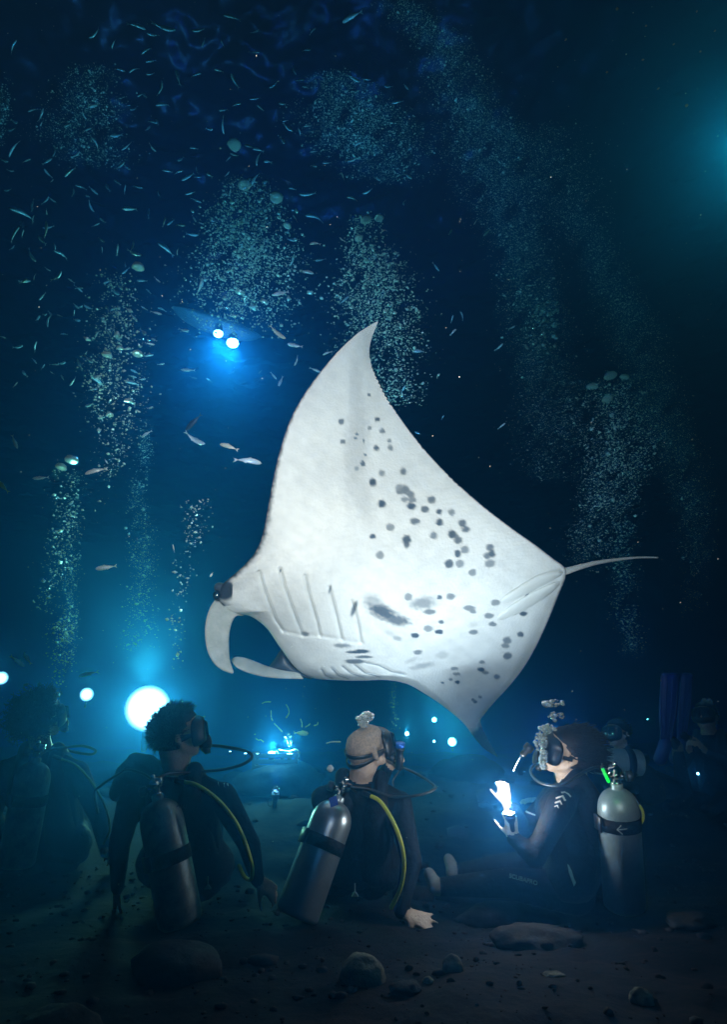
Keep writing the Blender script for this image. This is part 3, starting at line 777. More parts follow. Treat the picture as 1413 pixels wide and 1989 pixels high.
def hair_mesh(c, f, u, n, length, mode, s=1.0, seed=1):
    """tapering locks rooted on the scalp, one mesh"""
    r_ = np.random.default_rng(seed)
    f = Vector(f).normalized(); u = Vector(u); u = (u - f * u.dot(f)).normalized(); r = f.cross(u); c = Vector(c)
    bm = bmesh.new()
    # a close cap of hair first
    cap = []
    bmesh.ops.create_uvsphere(bm, u_segments=32, v_segments=20, radius=1.0)
    for v in list(bm.verts):
        w = v.co.copy()
        k = 1 + 0.05 * noise.noise(w * 5 + Vector((seed, 0, 0)))
        x, y, z = w.x * 0.084 * s * k, w.y * 0.112 * s * k - 0.012 * s, w.z * 0.098 * s * k + 0.020 * s
        if y > 0.02 * s and z < 0.062 * s: y = min(y, 0.055 * s); x *= 0.80; z = max(z, 0.0) if False else z
        if z < -0.055 * s: z = -0.055 * s + (z + 0.055 * s) * 0.25
        if y > 0.0 and z < 0.03 * s: x *= 0.86; y *= 0.4
        v.co = c + r * x + f * y + u * z
    for k in range(n):
        th = r_.uniform(0, 2 * PI); z = r_.uniform(-0.62, 1.0); q = math.sqrt(max(0, 1 - z * z))
        w = Vector((q * math.cos(th), q * math.sin(th), z))
        if w.y > 0.25 and w.z < 0.62: continue
        if w.z < -0.2 and w.y > -0.1: continue
        p = c + r * (w.x * 0.080 * s) + f * (w.y * 0.106 * s - 0.012 * s) + u * (w.z * 0.094 * s + 0.020 * s)
        nrm = (r * w.x + f * w.y + u * w.z).normalized()
        L = length * r_.uniform(0.5, 1.3)
        if mode == 'curl':
            pts = [p]; a = r_.uniform(0, 6.28); e1, e2 = frame(nrm); R_ = L * 0.16
            for j in range(1, 9):
                t = j / 8; a += 0.95
                pts.append(p + nrm * (L * t) + (e1 * math.cos(a) + e2 * math.sin(a)) * R_ + Vector(r_.normal(0, L * 0.05, 3)))
            add_tube(bm, pts, 0.0030, 4, r1=0.0010)
        elif mode == 'short':
            d = (nrm + Vector(r_.normal(0, 0.25, 3)) + u * 0.25).normalized()
            add_tube(bm, [p, p + d * L * 0.55, p + d * L + f * L * 0.15], 0.0018, 3, r1=0.0004)
        else:   # swept back and up, floating
            d = (nrm * 0.30 - f * 1.0 + u * 0.10 + Vector(r_.normal(0, 0.10, 3))).normalized()
            p2 = p + d * L * 0.5; p3 = p2 + (d + u * 0.12 + Vector(r_.normal(0, 0.14, 3))).normalized() * L * 0.5
            add_tube(bm, [p, p2, p3], 0.0032, 4, r1=0.0006)
    return bm_mesh("hair", bm)

def dive_mask(parent, A, s=1.0, low=True, strap_tilt=0.0, split=True, m='rubber'):
    """A(x,y,z): head frame; skirt, lens, strap"""
    rx = (A(1, 0, 0) - A(0, 0, 0)).normalized(); fy = (A(0, 1, 0) - A(0, 0, 0)).normalized(); uz = (A(0, 0, 1) - A(0, 0, 0)).normalized()
    bm = bmesh.new()
    prof = [(0.0, 1.06, 0.062), (0.012, 1.10, 0.064), (0.030, 1.08, 0.060), (0.048, 1.00, 0.052), (0.054, 0.95, 0.048)]
    rings = []
    n = 28
    for y, kx, hz in prof:
        ring = []
        for i in range(n):
            a = 2 * PI * i / n
            ca, sa = math.cos(a), math.sin(a)
            x = 0.078 * kx * (abs(ca) ** 0.6) * (1 if ca >= 0 else -1)
            z = hz * (abs(sa) ** 0.6) * (1 if sa >= 0 else -1) - 0.006
            if z < -0.035 and abs(x) < 0.025: z -= 0.012
            ring.append(bm.verts.new(A(x, 0.066 + y - 0.35 * x * x / 0.078 * 0.9, z)))
        rings.append(ring)
    for a, b in zip(rings, rings[1:]):
        for i in range(n):
            j = (i + 1) % n; bm.faces.new((a[i], a[j], b[j], b[i]))
    bm.faces.new(rings[-1]); bm.faces.new(list(reversed(rings[0])))
    o = link("mask", bm_mesh("mask", bm), M[m], parent)
    bm = bmesh.new()
    for q in (-1, 1):
        add_box(bm, A(q * 0.036, 0.1215 - 0.004, 0.000), rx * 0.029, fy * 0.0035, uz * 0.034)
    bevel(bm, 0.006, 2)
    link("mask_lens", bm_mesh("mask_lens", bm), M['glass'], o)
    # strap, split in two bands behind the head
    bm = bmesh.new()
    for k in ((0.016, -0.034) if split else (0.0,)):
        pts = []
        for i in range(29):
            a = -PI * 0.07 - (PI * 0.86) * i / 28 - 0.0
            ca, sa = math.cos(a), math.sin(a)
            w = math.sin(PI * i / 28)
            pts.append(A(0.0865 * ca if True else 0, 0.012 + 0.1215 * sa + 0.05 * (1 - w) ** 2, -0.002 + k * w ** 0.8))
        base = None
        prev = None
        for i, p in enumerate(pts):
            out = (p - A(0, -0.01, 0.01)); out = (out - uz * out.dot(uz)).normalized()
            hw = 0.0085
            q4 = [bm.verts.new(p + uz * hw), bm.verts.new(p + uz * hw + out * 0.004), bm.verts.new(p - uz * hw + out * 0.004), bm.verts.new(p - uz * hw)]
            if prev:
                for z in range(4): bm.faces.new((prev[z], prev[(z + 1) % 4], q4[(z + 1) % 4], q4[z]))
            prev = q4
    link("mask_strap", bm_mesh("mask_strap", bm), M['rubber'], o)
    return o

def regulator(parent, A, out=0.135, drop=-0.072):
    """second stage in the mouth"""
    fy = (A(0, 1, 0) - A(0, 0, 0)).normalized()
    bm = bmesh.new()
    add_lathe(bm, A(0, 0.085, drop), fy, [(0.0, 0.016), (0.02, 0.022), (0.022, 0.031), (0.046, 0.034), (0.054, 0.030), (0.058, 0.018), (0.058, 0.0)], 22)
    uz = (A(0, 0, 1) - A(0, 0, 0)).normalized(); rx = (A(1, 0, 0) - A(0, 0, 0)).normalized()
    add_box(bm, A(0, 0.112, drop - 0.030), rx * 0.042, fy * 0.012, uz * 0.011)
    return link("regulator", bm_mesh("regulator", bm), M['rubber'], parent)

def body(name, cp, label, cat="person", mats=None, voxel=0.0075, group=None, scalp=None):
    me = cp.mesh(name, voxel)
    cp.classify(me, ['suit', 'skin', 'sock', 'scalp'])
    if scalp:                       # shaven scalp: skin faces high on the head take the cropped-hair material
        c_, u_, f_ = scalp
        for p in me.polygons:
            if p.material_index == 1:
                q = p.center - c_
                if q.length < 0.16 and q.dot(u_) > -0.035 + 0.9 * max(0, q.dot(f_) + 0.005): p.material_index = 3
    o = link(name, me, mats or [M['neoprene'], M['skin'], M['sock'], M['stubble']])
    return tag(o, label, cat, group)

def bvh(o):
    me = o.data
    return BVHTree.FromPolygons([v.co.copy() for v in me.vertices], [tuple(p.vertices) for p in me.polygons])

def hit(tree, px, py, lift=0.003):
    d = (P(px, py, 1.0) - CAM).normalized()
    loc, nrm, i, dist = tree.ray_cast(CAM, d)
    if loc is None: return None
    return loc - d * lift

def decal(name, tree, polys, m, parent, lift=0.004, thick=0.002, steps=6):
    """print that follows the cloth: each poly is a photo-space quad strip [(top pts),(bottom pts)] laid on the surface under it"""
    bm = bmesh.new()
    for a, b in polys:
        prev = None
        for i in range(steps + 1):
            t = i / steps
            k = t * (len(a) - 1); j = min(int(k), len(a) - 2); f = k - j
            pa = (a[j][0] * (1 - f) + a[j + 1][0] * f, a[j][1] * (1 - f) + a[j + 1][1] * f)
            pb = (b[j][0] * (1 - f) + b[j + 1][0] * f, b[j][1] * (1 - f) + b[j + 1][1] * f)
            ha, hb = hit(tree, *pa, lift), hit(tree, *pb, lift)
            if ha is None or hb is None: prev = None; continue
            w = (CAM - ha).normalized() * thick
            q = [bm.verts.new(ha), bm.verts.new(hb), bm.verts.new(hb - w), bm.verts.new(ha - w)]
            if prev:
                for z in range(4): bm.faces.new((prev[z], prev[(z + 1) % 4], q[(z + 1) % 4], q[z]))
            prev = q
    if not bm.faces: bm.free(); return None
    return link(name, bm_mesh(name, bm), m, parent, smooth=False)

# ------------------------------------------------------------------ scuba tanks
def tank(base, top, r, label, m, band_at, band_label=None, knob_dir=(-1, 0, 0), hoses=(), reg=None, valve=True, group="aluminium scuba tanks on the divers' backs"):
    """base: middle of the foot, top: middle of the neck"""
    base, top = Vector(base), Vector(top)
    ax = (top - base); L = ax.length; ax.normalize()
    root = empty("scuba_tank", base, label, "scuba tank", group)
    bm = bmesh.new()
    prof = [(0.0, r * 0.72), (0.004, r * 0.88), (0.012, r * 0.97), (0.022, r)]
    dome = r * 1.15
    prof.append((L - dome - 0.012, r))
    for k in range(1, 11):
        a = k / 10 * PI / 2
        prof.append((L - dome - 0.012 + dome * math.sin(a) * 0.95, max(r * math.cos(a) ** 0.8, 0.024)))
    prof += [(L - 0.002, 0.024), (L + 0.004, 0.022)]
    add_lathe(bm, base, ax, prof, 48)
    link("cylinder", bm_mesh("cylinder", bm), m, root)
    x, y = frame(ax)
    kd = Vector(knob_dir); kd = (kd - ax * kd.dot(ax)).normalized()
    side = ax.cross(kd)
    if valve:
        bm = bmesh.new()
        add_lathe(bm, top, ax, [(0, 0.021), (0.010, 0.021), (0.012, 0.016), (0.052, 0.016), (0.058, 0.012), (0.058, 0.0)], 16)
        add_lathe(bm, top + ax * 0.030 + kd * 0.010, kd, [(0, 0.011), (0.030, 0.011)], 12)
        v = link("valve", bm_mesh("valve", bm), M['chrome'], root)
        bm = bmesh.new()
        add_lathe(bm, top + ax * 0.030 + kd * 0.040, kd, [(0, 0.017), (0.003, 0.021), (0.024, 0.021), (0.028, 0.016), (0.028, 0)], 14)
        link("valve_knob", bm_mesh("valve_knob", bm), M['rubber'], v)
        bm = bmesh.new()
        to_cam = (CAM - top).normalized(); tc = (to_cam - ax * to_cam.dot(ax)).normalized()
        add_lathe(bm, top + ax * 0.050 - kd * 0.034, kd, [(0, 0.012), (0.003, 0.020), (0.022, 0.020), (0.026, 0.024), (0.046, 0.024), (0.050, 0.012), (0.056, 0.012), (0.056, 0)], 18)
        add_lathe(bm, top + ax * 0.046 - tc * 0.01, tc, [(0, 0.019), (0.030, 0.019), (0.036, 0.012), (0.052, 0.012), (0.055, 0.016), (0.060, 0.0)], 16)
        add_lathe(bm, top + ax * 0.066 + side * 0.012, ax, [(0, 0.011), (0.018, 0.010), (0.022, 0.004), (0.022, 0)], 12)
        link("first_stage", bm_mesh("first_stage", bm), M['chrome'], root)
    # cam band with buckle
    c = base + ax * (L * band_at)
    bm = bmesh.new()
    h = 0.026
    add_lathe(bm, c - ax * h, ax, [(0, r + 0.0005), (0.001, r + 0.0035), (2 * h - 0.001, r + 0.0035), (2 * h, r + 0.0005)], 48)
    b = link("tank_band", bm_mesh("tank_band", bm), M['vest'], root)
    to_cam = (CAM - c); tc = (to_cam - ax * to_cam.dot(ax)).normalized(); sx = ax.cross(tc)
    q = (tc * 0.45 - sx * 0.9).normalized() if sx.x > 0 else (tc * 0.45 + sx * 0.9).normalized()
    bm = bmesh.new()
    tq = ax.cross(q)
    add_box(bm, c + q * (r + 0.008), tq * 0.030, q * 0.005, ax * 0.030); bevel(bm, 0.003, 1)
    link("buckle", bm_mesh("buckle", bm), M['rubber'], b)
    for nm, pts, rad, mm in hoses:
        bm = bmesh.new(); add_tube(bm, smooth_path(pts, 10), rad, 10)
        ho = link(nm, bm_mesh(nm, bm), mm, root)
        if nm == "yellow_hose":        # black ribbed sleeve at the first stage end
            p = smooth_path(pts, 10); d = (p[0] - p[2]).normalized()
            bm = bmesh.new()
            pr = []
            for k in range(7): pr += [(k * 0.007, 0.0095), (k * 0.007 + 0.0045, 0.0105), (k * 0.007 + 0.005, 0.0085)]
            add_lathe(bm, p[0] - d * 0.004, d, pr + [(0.05, 0.007)], 12)
            link("hose_sleeve", bm_mesh("hose_sleeve", bm), M['rubber'], ho)
    return root, ax, c
# ------------------------------------------------------------------ the four divers in front
def limb(cp, a, b, c, r0, r1, r2, kind='suit'):
    cp.add(a, b, r0, r1, kind); cp.add(b, c, r1 * 0.98, r2, kind)

def legs(cp, hl, hr, kl, kr, al, ar, tl, tr, footkind='suit'):
    for h, k, a, t in ((hl, kl, al, tl), (hr, kr, ar, tr)):
        cp.add(h, k, 0.088, 0.060); cp.add(k, a, 0.058, 0.037)
        cp.add(a, t, 0.040, 0.030, footkind)
        cp.add(Vector(a) - (Vector(t) - Vector(a)).normalized() * 0.03, a, 0.036, 0.038, footkind)

def vest(parent, nb, pel, sl, sr, back, g=0.016, tabs=()):
    cp = Caps()
    nb, pel, sl, sr = map(Vector, (nb, pel, sl, sr))
    wd = (sl - sr).normalized(); n = Vector(back).normalized()
    mid = nb.lerp(pel, 0.5)
    # back plate with wing, shoulder straps and waist band
    for q in (-1, 1):
        cp.add(nb.lerp(pel, 0.18) + wd * q * 0.075 + n * 0.055, nb.lerp(pel, 0.85) + wd * q * 0.095 + n * 0.05, 0.062, 0.085)
        s0 = nb + wd * q * 0.085
        cp.add(s0 + n * 0.06 - (nb - pel).normalized() * 0.05, s0 + (nb - pel).normalized() * 0.022, 0.040, 0.040)
        cp.add(s0 + (nb - pel).normalized() * 0.022, s0 - n * 0.10 - (nb - pel).normalized() * 0.10, 0.040, 0.042)
        cp.add(s0 - n * 0.10 - (nb - pel).normalized() * 0.10, pel + wd * q * 0.15 - n * 0.03, 0.045, 0.055)
    cp.add(pel + wd * 0.12 + (nb - pel) * 0.12, pel - wd * 0.12 + (nb - pel) * 0.12, 0.115, 0.115)
    me = cp.mesh("buoyancy_vest", 0.010, 5)
    o = link("buoyancy_vest", me, M['vest'], parent)
    return o

def tab(parent, px, py, d, s=0.014, label=None):
    """small white pull tab hanging from the vest"""
    p = P(px, py, d)
    bm = bmesh.new()
    add_tube(bm, [p + UPV * 0.045, p + UPV * 0.012], 0.0025, 6)
    vs = [p + UPV * s, p - UPV * s * 0.55 - RGT * s, p - UPV * s * 0.55 + RGT * s]
    fr = [bm.verts.new(v - FWD * 0.004) for v in vs]; bk = [bm.verts.new(v + FWD * 0.004) for v in vs]
    bm.faces.new(fr); bm.faces.new(list(reversed(bk)))
    for i in range(3):
        j = (i + 1) % 3; bm.faces.new((fr[i], bk[i], bk[j], fr[j]))
    link("pull_tab", bm_mesh("pull_tab", bm), M['white'], parent, smooth=False)

# --- third diver: bald, seen from behind, leaning on the right hand
def diver_bald():
    cp = Caps()
    hc = P(713, 1452, 3.05); f = (RGT * 0.72 + FWD * 0.60 + UPV * 0.24); u = (UPV * 0.95 - RGT * 0.10 - FWD * 0.12)
    A = head(cp, hc, f, u, 0.99)
    nb = P(702, 1518, 3.07); sl = P(628, 1552, 3.09); sr = P(776, 1562, 3.05)
    pel = G(690, 3.14, 0.11)
    cp.add(A(0, -0.035, -0.045), nb + UPV * 0.02, 0.058, 0.058, 'skin')
    cp.add(A(0, 0.0, -0.06), nb + UPV * 0.02, 0.050, 0.056, 'skin')
    torso(cp, nb, pel, sl, sr, -FWD)
    # right arm props on the floor
    el = P(800, 1672, 2.86); wr = P(779, 1770, 2.74)
    cp.add(sr, el, 0.062, 0.046); cp.add(el, wr, 0.048, 0.031)
    hand(cp, wr + Vector((0.008, 0, -0.008)), (RGT * 0.93 - UPV * 0.26 - FWD * 0.10), (UPV * 0.85 - FWD * 0.5 + RGT * 0.2), 1, curl=0.10, spread=0.20, s=0.92, thumb_out=0.8)
    # left arm reaches round in front to hold the torch beside the face
    el2 = P(715, 1585, 3.32); wr2 = P(752, 1492, 3.22)
    cp.add(sl, el2, 0.060, 0.046); cp.add(el2, wr2, 0.046, 0.031)
    hand(cp, wr2, (RGT * 0.62 + UPV * 0.72 - FWD * 0.18), (FWD * 0.9 + RGT * 0.35), 1, curl=0.85, spread=0.16, s=0.92)
    legs(cp, pel + RGT * -0.09, pel + RGT * 0.09, G(650, 3.45, 0.12), G(720, 3.45, 0.14), G(640, 3.86, 0.1), G(730, 3.86, 0.1), G(635, 3.95, 0.2), G(738, 3.95, 0.2))
    o = body("person", cp, "bald diver seen from behind, leaning on one bare hand, torch held to the face", scalp=(hc, u.normalized(), f.normalized()),
             mats=[M['neoprene'], M['skin_pale'], M['sock'], M['stubble']])
    dive_mask(o, A, 0.99)
    v = vest(o, nb, pel, sl, sr, -FWD)
    tab(v, 690, 1737, 2.76)
    # white capped dump valve on the left shoulder
    bm = bmesh.new(); add_lathe(bm, P(643, 1494, 3.02), (UPV * 0.6 - FWD * 0.6 - RGT * 0.3), [(0, 0.014), (0.012, 0.015), (0.018, 0.011), (0.018, 0)], 16)
    link("dump_valve", bm_mesh("dump_valve", bm), M['white'], v)
    yp = [(720, 1546, 2.90), (738, 1556, 2.86), (757, 1583, 2.79), (773, 1617, 2.68), (783, 1653, 2.66), (785, 1690, 2.66), (777, 1728, 2.66), (760, 1764, 2.68)]
    bp = [(682, 1528, 2.92), (715, 1532, 2.92), (762, 1547, 2.92), (812, 1545, 2.88), (844, 1533, 2.92), (842, 1524, 2.98), (815, 1506, 3.10), (780, 1489, 3.14), (764, 1480, 3.14)]
    b2 = [(676, 1524, 2.93), (700, 1540, 3.02), (760, 1532, 3.12), (764, 1515, 3.15), (782, 1490, 3.17)]
    r, ax, c = tank(P(575, 1783, 2.70), P(660, 1549, 2.93), 0.0895, "bright brushed aluminium tank with a blue tape patch, leaning behind the bald diver", M['alu'], 0.60,
         knob_dir=-RGT, hoses=[("yellow_hose", [P(*q) for q in yp], 0.0085, M['yellow']), ("regulator_hose", [P(*q) for q in bp], 0.0062, M['rubber']),
                               ("gauge_hose", [P(*q) for q in b2], 0.0045, M['rubber'])])
    regulator(r, A)
    bm = bmesh.new()
    p = P(648, 1558, 2.825); w = (RGT * 0.96 + UPV * 0.28).normalized(); h = (UPV * 0.96 - RGT * 0.28).normalized()
    k = [bm.verts.new(p + w * i * 0.0165 + h * j * 0.018 + FWD * (0.012 * (j + 1) * 0.5 + 0.003 * i)) for j in (-1, 0, 1) for i in (-1, 0, 1)]
    for a_, b_, c_, d_ in ((0, 1, 4, 3), (1, 2, 5, 4), (3, 4, 7, 6), (4, 5, 8, 7)): bm.faces.new((k[a_], k[b_], k[c_], k[d_]))
    bmesh.ops.solidify(bm, geom=bm.faces[:], thickness=0.002)
    link("tape_patch", bm_mesh("tape_patch", bm), M['tape'], r, smooth=False)
    # torch in the left hand
    t = empty("dive_torch", P(779, 1470, 3.12), "slim black torch with a blue rimmed head held upright in the bald diver's fingers", "torch", "dive torches")
    axd = (UPV * 0.99 + RGT * 0.03).normalized(); b0 = P(776, 1494, 3.12)
    bm = bmesh.new(); add_lathe(bm, b0, axd, [(0, 0.015), (0.004, 0.018), (0.060, 0.018), (0.064, 0.0165), (0.082, 0.0165), (0.090, 0.022), (0.104, 0.023)], 20)
    link("torch_body", bm_mesh("torch_body", bm), M['rubber'], t)
    bm = bmesh.new(); add_lathe(bm, b0, axd, [(0.104, 0.0242), (0.108, 0.0250), (0.122, 0.0250), (0.125, 0.021), (0.125, 0.0)], 20)
    link("torch_bezel", bm_mesh("torch_bezel", bm), mat("blue_anodised_bezel", (0.02, 0.12, 0.5), 0.35, 0.5), t)
diver_bald()

# --- second diver: short hair, backlit, face turned right
def diver_short():
    cp = Caps()
    hc = P(345, 1424, 3.02); f = (RGT * 0.86 + FWD * 0.48 + UPV * 0.10); u = (UPV * 0.98 - RGT * 0.05 + FWD * 0.05)
    A = head(cp, hc, f, u, 1.02)
    nb = P(343, 1503, 3.02); sl = P(258, 1540, 3.04); sr = P(432, 1548, 3.0)
    pel = G(362, 3.1, 0.11)
    cp.add(A(0, -0.035, -0.045), nb + UPV * 0.015, 0.060, 0.060, 'skin'); cp.add(A(0, 0.005, -0.06), nb, 0.052, 0.058, 'skin')
    torso(cp, nb, pel, sl, sr, -FWD)
    el = P(484, 1640, 2.90); wr = P(500, 1708, 2.84)
    cp.add(sr, el, 0.066, 0.048); cp.add(el, wr, 0.050, 0.031)
    hand(cp, wr, (RGT * 0.62 - UPV * 0.60 + FWD * 0.15), (UPV * 0.6 + RGT * 0.5 - FWD * 0.5), 1, curl=0.45, spread=0.14, s=0.92)
    el2 = P(232, 1640, 2.98); wr2 = P(228, 1722, 2.93)
    cp.add(sl, el2, 0.064, 0.048); cp.add(el2, wr2, 0.048, 0.031)
    hand(cp, wr2, (-RGT * 0.2 - UPV * 0.85 + FWD * 0.2), (-RGT * 0.8 - FWD * 0.3), -1, curl=0.4, s=0.92)
    legs(cp, pel + RGT * -0.09, pel + RGT * 0.09, G(330, 3.55, 0.14), G(410, 3.55, 0.16), G(330, 3.97, 0.12), G(420, 3.97, 0.12), G(330, 4.06, 0.24), G(425, 4.06, 0.24))
    o = body("person", cp, "short haired diver seen from behind against the biggest blue light, head turned right")
    link("hair", hair_mesh(hc, f, u, 2600, 0.030, 'short', 1.04, 3), M['hair'], o)
    dive_mask(o, A, 1.02)
    v = vest(o, nb, pel, sl, sr, -FWD)
    tab(v, 404, 1723, 2.80)
    # bunched inflator and shoulder loop standing up on the left
    cpv = Caps(); q = [(228, 1540, 3.02), (240, 1502, 3.04), (262, 1478, 3.06), (288, 1482, 3.04), (312, 1500, 3.0)]
    for a_, b_ in zip(q, q[1:]): cpv.add(P(*a_), P(*b_), 0.040, 0.036)
    cpv.add(P(250, 1500, 3.05), P(300, 1515, 3.02), 0.05, 0.05)
    link("air_cell", cpv.mesh("air_cell", 0.009, 4), M['vest'], v)
    tr = bvh(o)
    decal("chevron_mark", tr, [([(414, 1508), (421, 1517), (427, 1529)], [(419, 1508), (425, 1514), (424, 1524)])], M['white'], o)
    decal("chevron_mark", tr, [([(429, 1516), (434, 1522), (437, 1530)], [(433, 1515), (437, 1520), (435, 1527)])], M['white'], o)
    decal("chevron_mark", tr, [([(440, 1522), (443, 1527)], [(443, 1521), (444, 1526)])], M['white'], o, steps=2)
    yp = [(357, 1519, 2.86), (380, 1524, 2.84), (412, 1544, 2.80), (440, 1572, 2.76), (464, 1608, 2.74), (481, 1650, 2.74), (490, 1687, 2.74), (487, 1708, 2.76), (475, 1703, 2.80), (464, 1680, 2.84)]
    bp = [(306, 1512, 2.84), (330, 1502, 2.90), (375, 1500, 2.98), (430, 1495, 3.02), (468, 1486, 3.04), (489, 1472, 3.06), (480, 1460, 3.08), (440, 1451, 3.10), (398, 1447, 3.10), (384, 1449, 3.10)]
    b2 = [(300, 1516, 2.86), (270, 1500, 2.94), (245, 1496, 2.98), (220, 1510, 3.0), (196, 1526, 3.02), (184, 1540, 3.02), (190, 1580, 3.0)]
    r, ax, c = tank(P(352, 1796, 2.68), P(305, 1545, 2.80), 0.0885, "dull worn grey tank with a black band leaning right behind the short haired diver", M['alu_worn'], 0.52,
         knob_dir=-RGT, hoses=[("yellow_hose", [P(*q_) for q_ in yp], 0.0082, M['yellow']), ("regulator_hose", [P(*q_) for q_ in bp], 0.0068, M['rubber']),
                               ("inflator_hose", [P(*q_) for q_ in b2], 0.0060, M['rubber'])])
    regulator(r, A)
    # stamped letters round the shoulder of the cylinder
    lettering("stamp_lettering", "ALU", P(353, 1566, 2.705), 0.022, (RGT * 0.95 - UPV * 0.25 + FWD * 0.2), (UPV * 0.7 + FWD * 0.7), mat("stamped_mark", (0.05, 0.055, 0.06), 0.6, 0.4), r)

def lettering(name, text, loc, size, xdir, ydir, m, parent, extrude=0.0008):
    cu = bpy.data.curves.new(name, 'FONT'); cu.body = text; cu.size = size; cu.align_x = 'CENTER'; cu.align_y = 'CENTER'; cu.extrude = extrude; cu.offset = size * 0.012
    t = bpy.data.objects.new("tmp_text", cu); COL.objects.link(t)
    dg = bpy.context.evaluated_depsgraph_get(); dg.update()
    me = bpy.data.meshes.new_from_object(t.evaluated_get(dg)); bpy.data.objects.remove(t)
    x = Vector(xdir).normalized(); y = Vector(ydir); y = (y - x * y.dot(x)).normalized(); z = x.cross(y)
    for v in me.vertices: v.co = Vector(loc) + x * v.co.x + y * v.co.y + z * v.co.z
    me.name = name
    me.materials.clear()
    return link(name, me, m, parent, smooth=False)
diver_short()

# --- first diver at the left edge: curly hair, in deep shadow
def diver_curly():
    cp = Caps()
    hc = P(80, 1396, 3.65); f = (FWD * 0.85 + RGT * 0.48 + UPV * 0.12); u = UPV
    A = head(cp, hc, f, u, 1.02)
    nb = P(82, 1462, 3.62); sl = P(10, 1497, 3.62); sr = P(150, 1500, 3.62)
    pel = G(95, 3.6, 0.12)
    cp.add(A(0, -0.03, -0.045), nb, 0.058, 0.058, 'skin')
    torso(cp, nb, pel, sl, sr, -FWD)
    for s_, e, w, n_ in ((sl, (-14, 1585, 3.58), (20, 1640, 3.68), -1), (sr, (190, 1585, 3.58), (205, 1655, 3.5), 1)):
        cp.add(s_, P(*e), 0.062, 0.046); cp.add(P(*e), P(*w), 0.046, 0.031)
        hand(cp, P(*w), (-UPV * 0.6 + FWD * 0.6), (UPV + RGT * n_ * 0.3), n_, curl=0.4, s=0.92)
    legs(cp, pel - RGT * 0.09, pel + RGT * 0.09, G(60, 4.1, 0.2), G(150, 4.1, 0.2), G(70, 4.5, 0.15), G(160, 4.5, 0.15), G(70, 4.6, 0.28), G(160, 4.6, 0.28))
    o = body("person", cp, "curly haired diver in near darkness at the left edge, seen from behind")
    link("hair", hair_mesh(hc, f, u, 1500, 0.062, 'curl', 1.12, 8), M['hair'], o)
    dive_mask(o, A, 1.02)
    vest(o, nb, pel, sl, sr, -FWD)
    bp = [(72, 1470, 3.42), (90, 1458, 3.5), (125, 1452, 3.58), (160, 1449, 3.62), (184, 1457, 3.66), (178, 1465, 3.7), (150, 1462, 3.74), (115, 1452, 3.78), (98, 1446, 3.78)]
    yp = [(118, 1474, 3.42), (150, 1488, 3.40), (185, 1530, 3.36), (205, 1570, 3.34), (213, 1610, 3.34), (200, 1640, 3.36)]
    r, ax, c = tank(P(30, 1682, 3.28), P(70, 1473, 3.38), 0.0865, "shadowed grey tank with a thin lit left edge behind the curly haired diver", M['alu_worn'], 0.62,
         knob_dir=-RGT, hoses=[("regulator_hose", [P(*q) for q in bp], 0.0068, M['rubber']), ("yellow_hose", [P(*q) for q in yp], 0.0055, mat("dim_yellow_hose", (0.16, 0.18, 0.05), 0.5))])  # yellow hose darkened in its colour to look dim in the shadow
    regulator(r, A)
diver_curly()

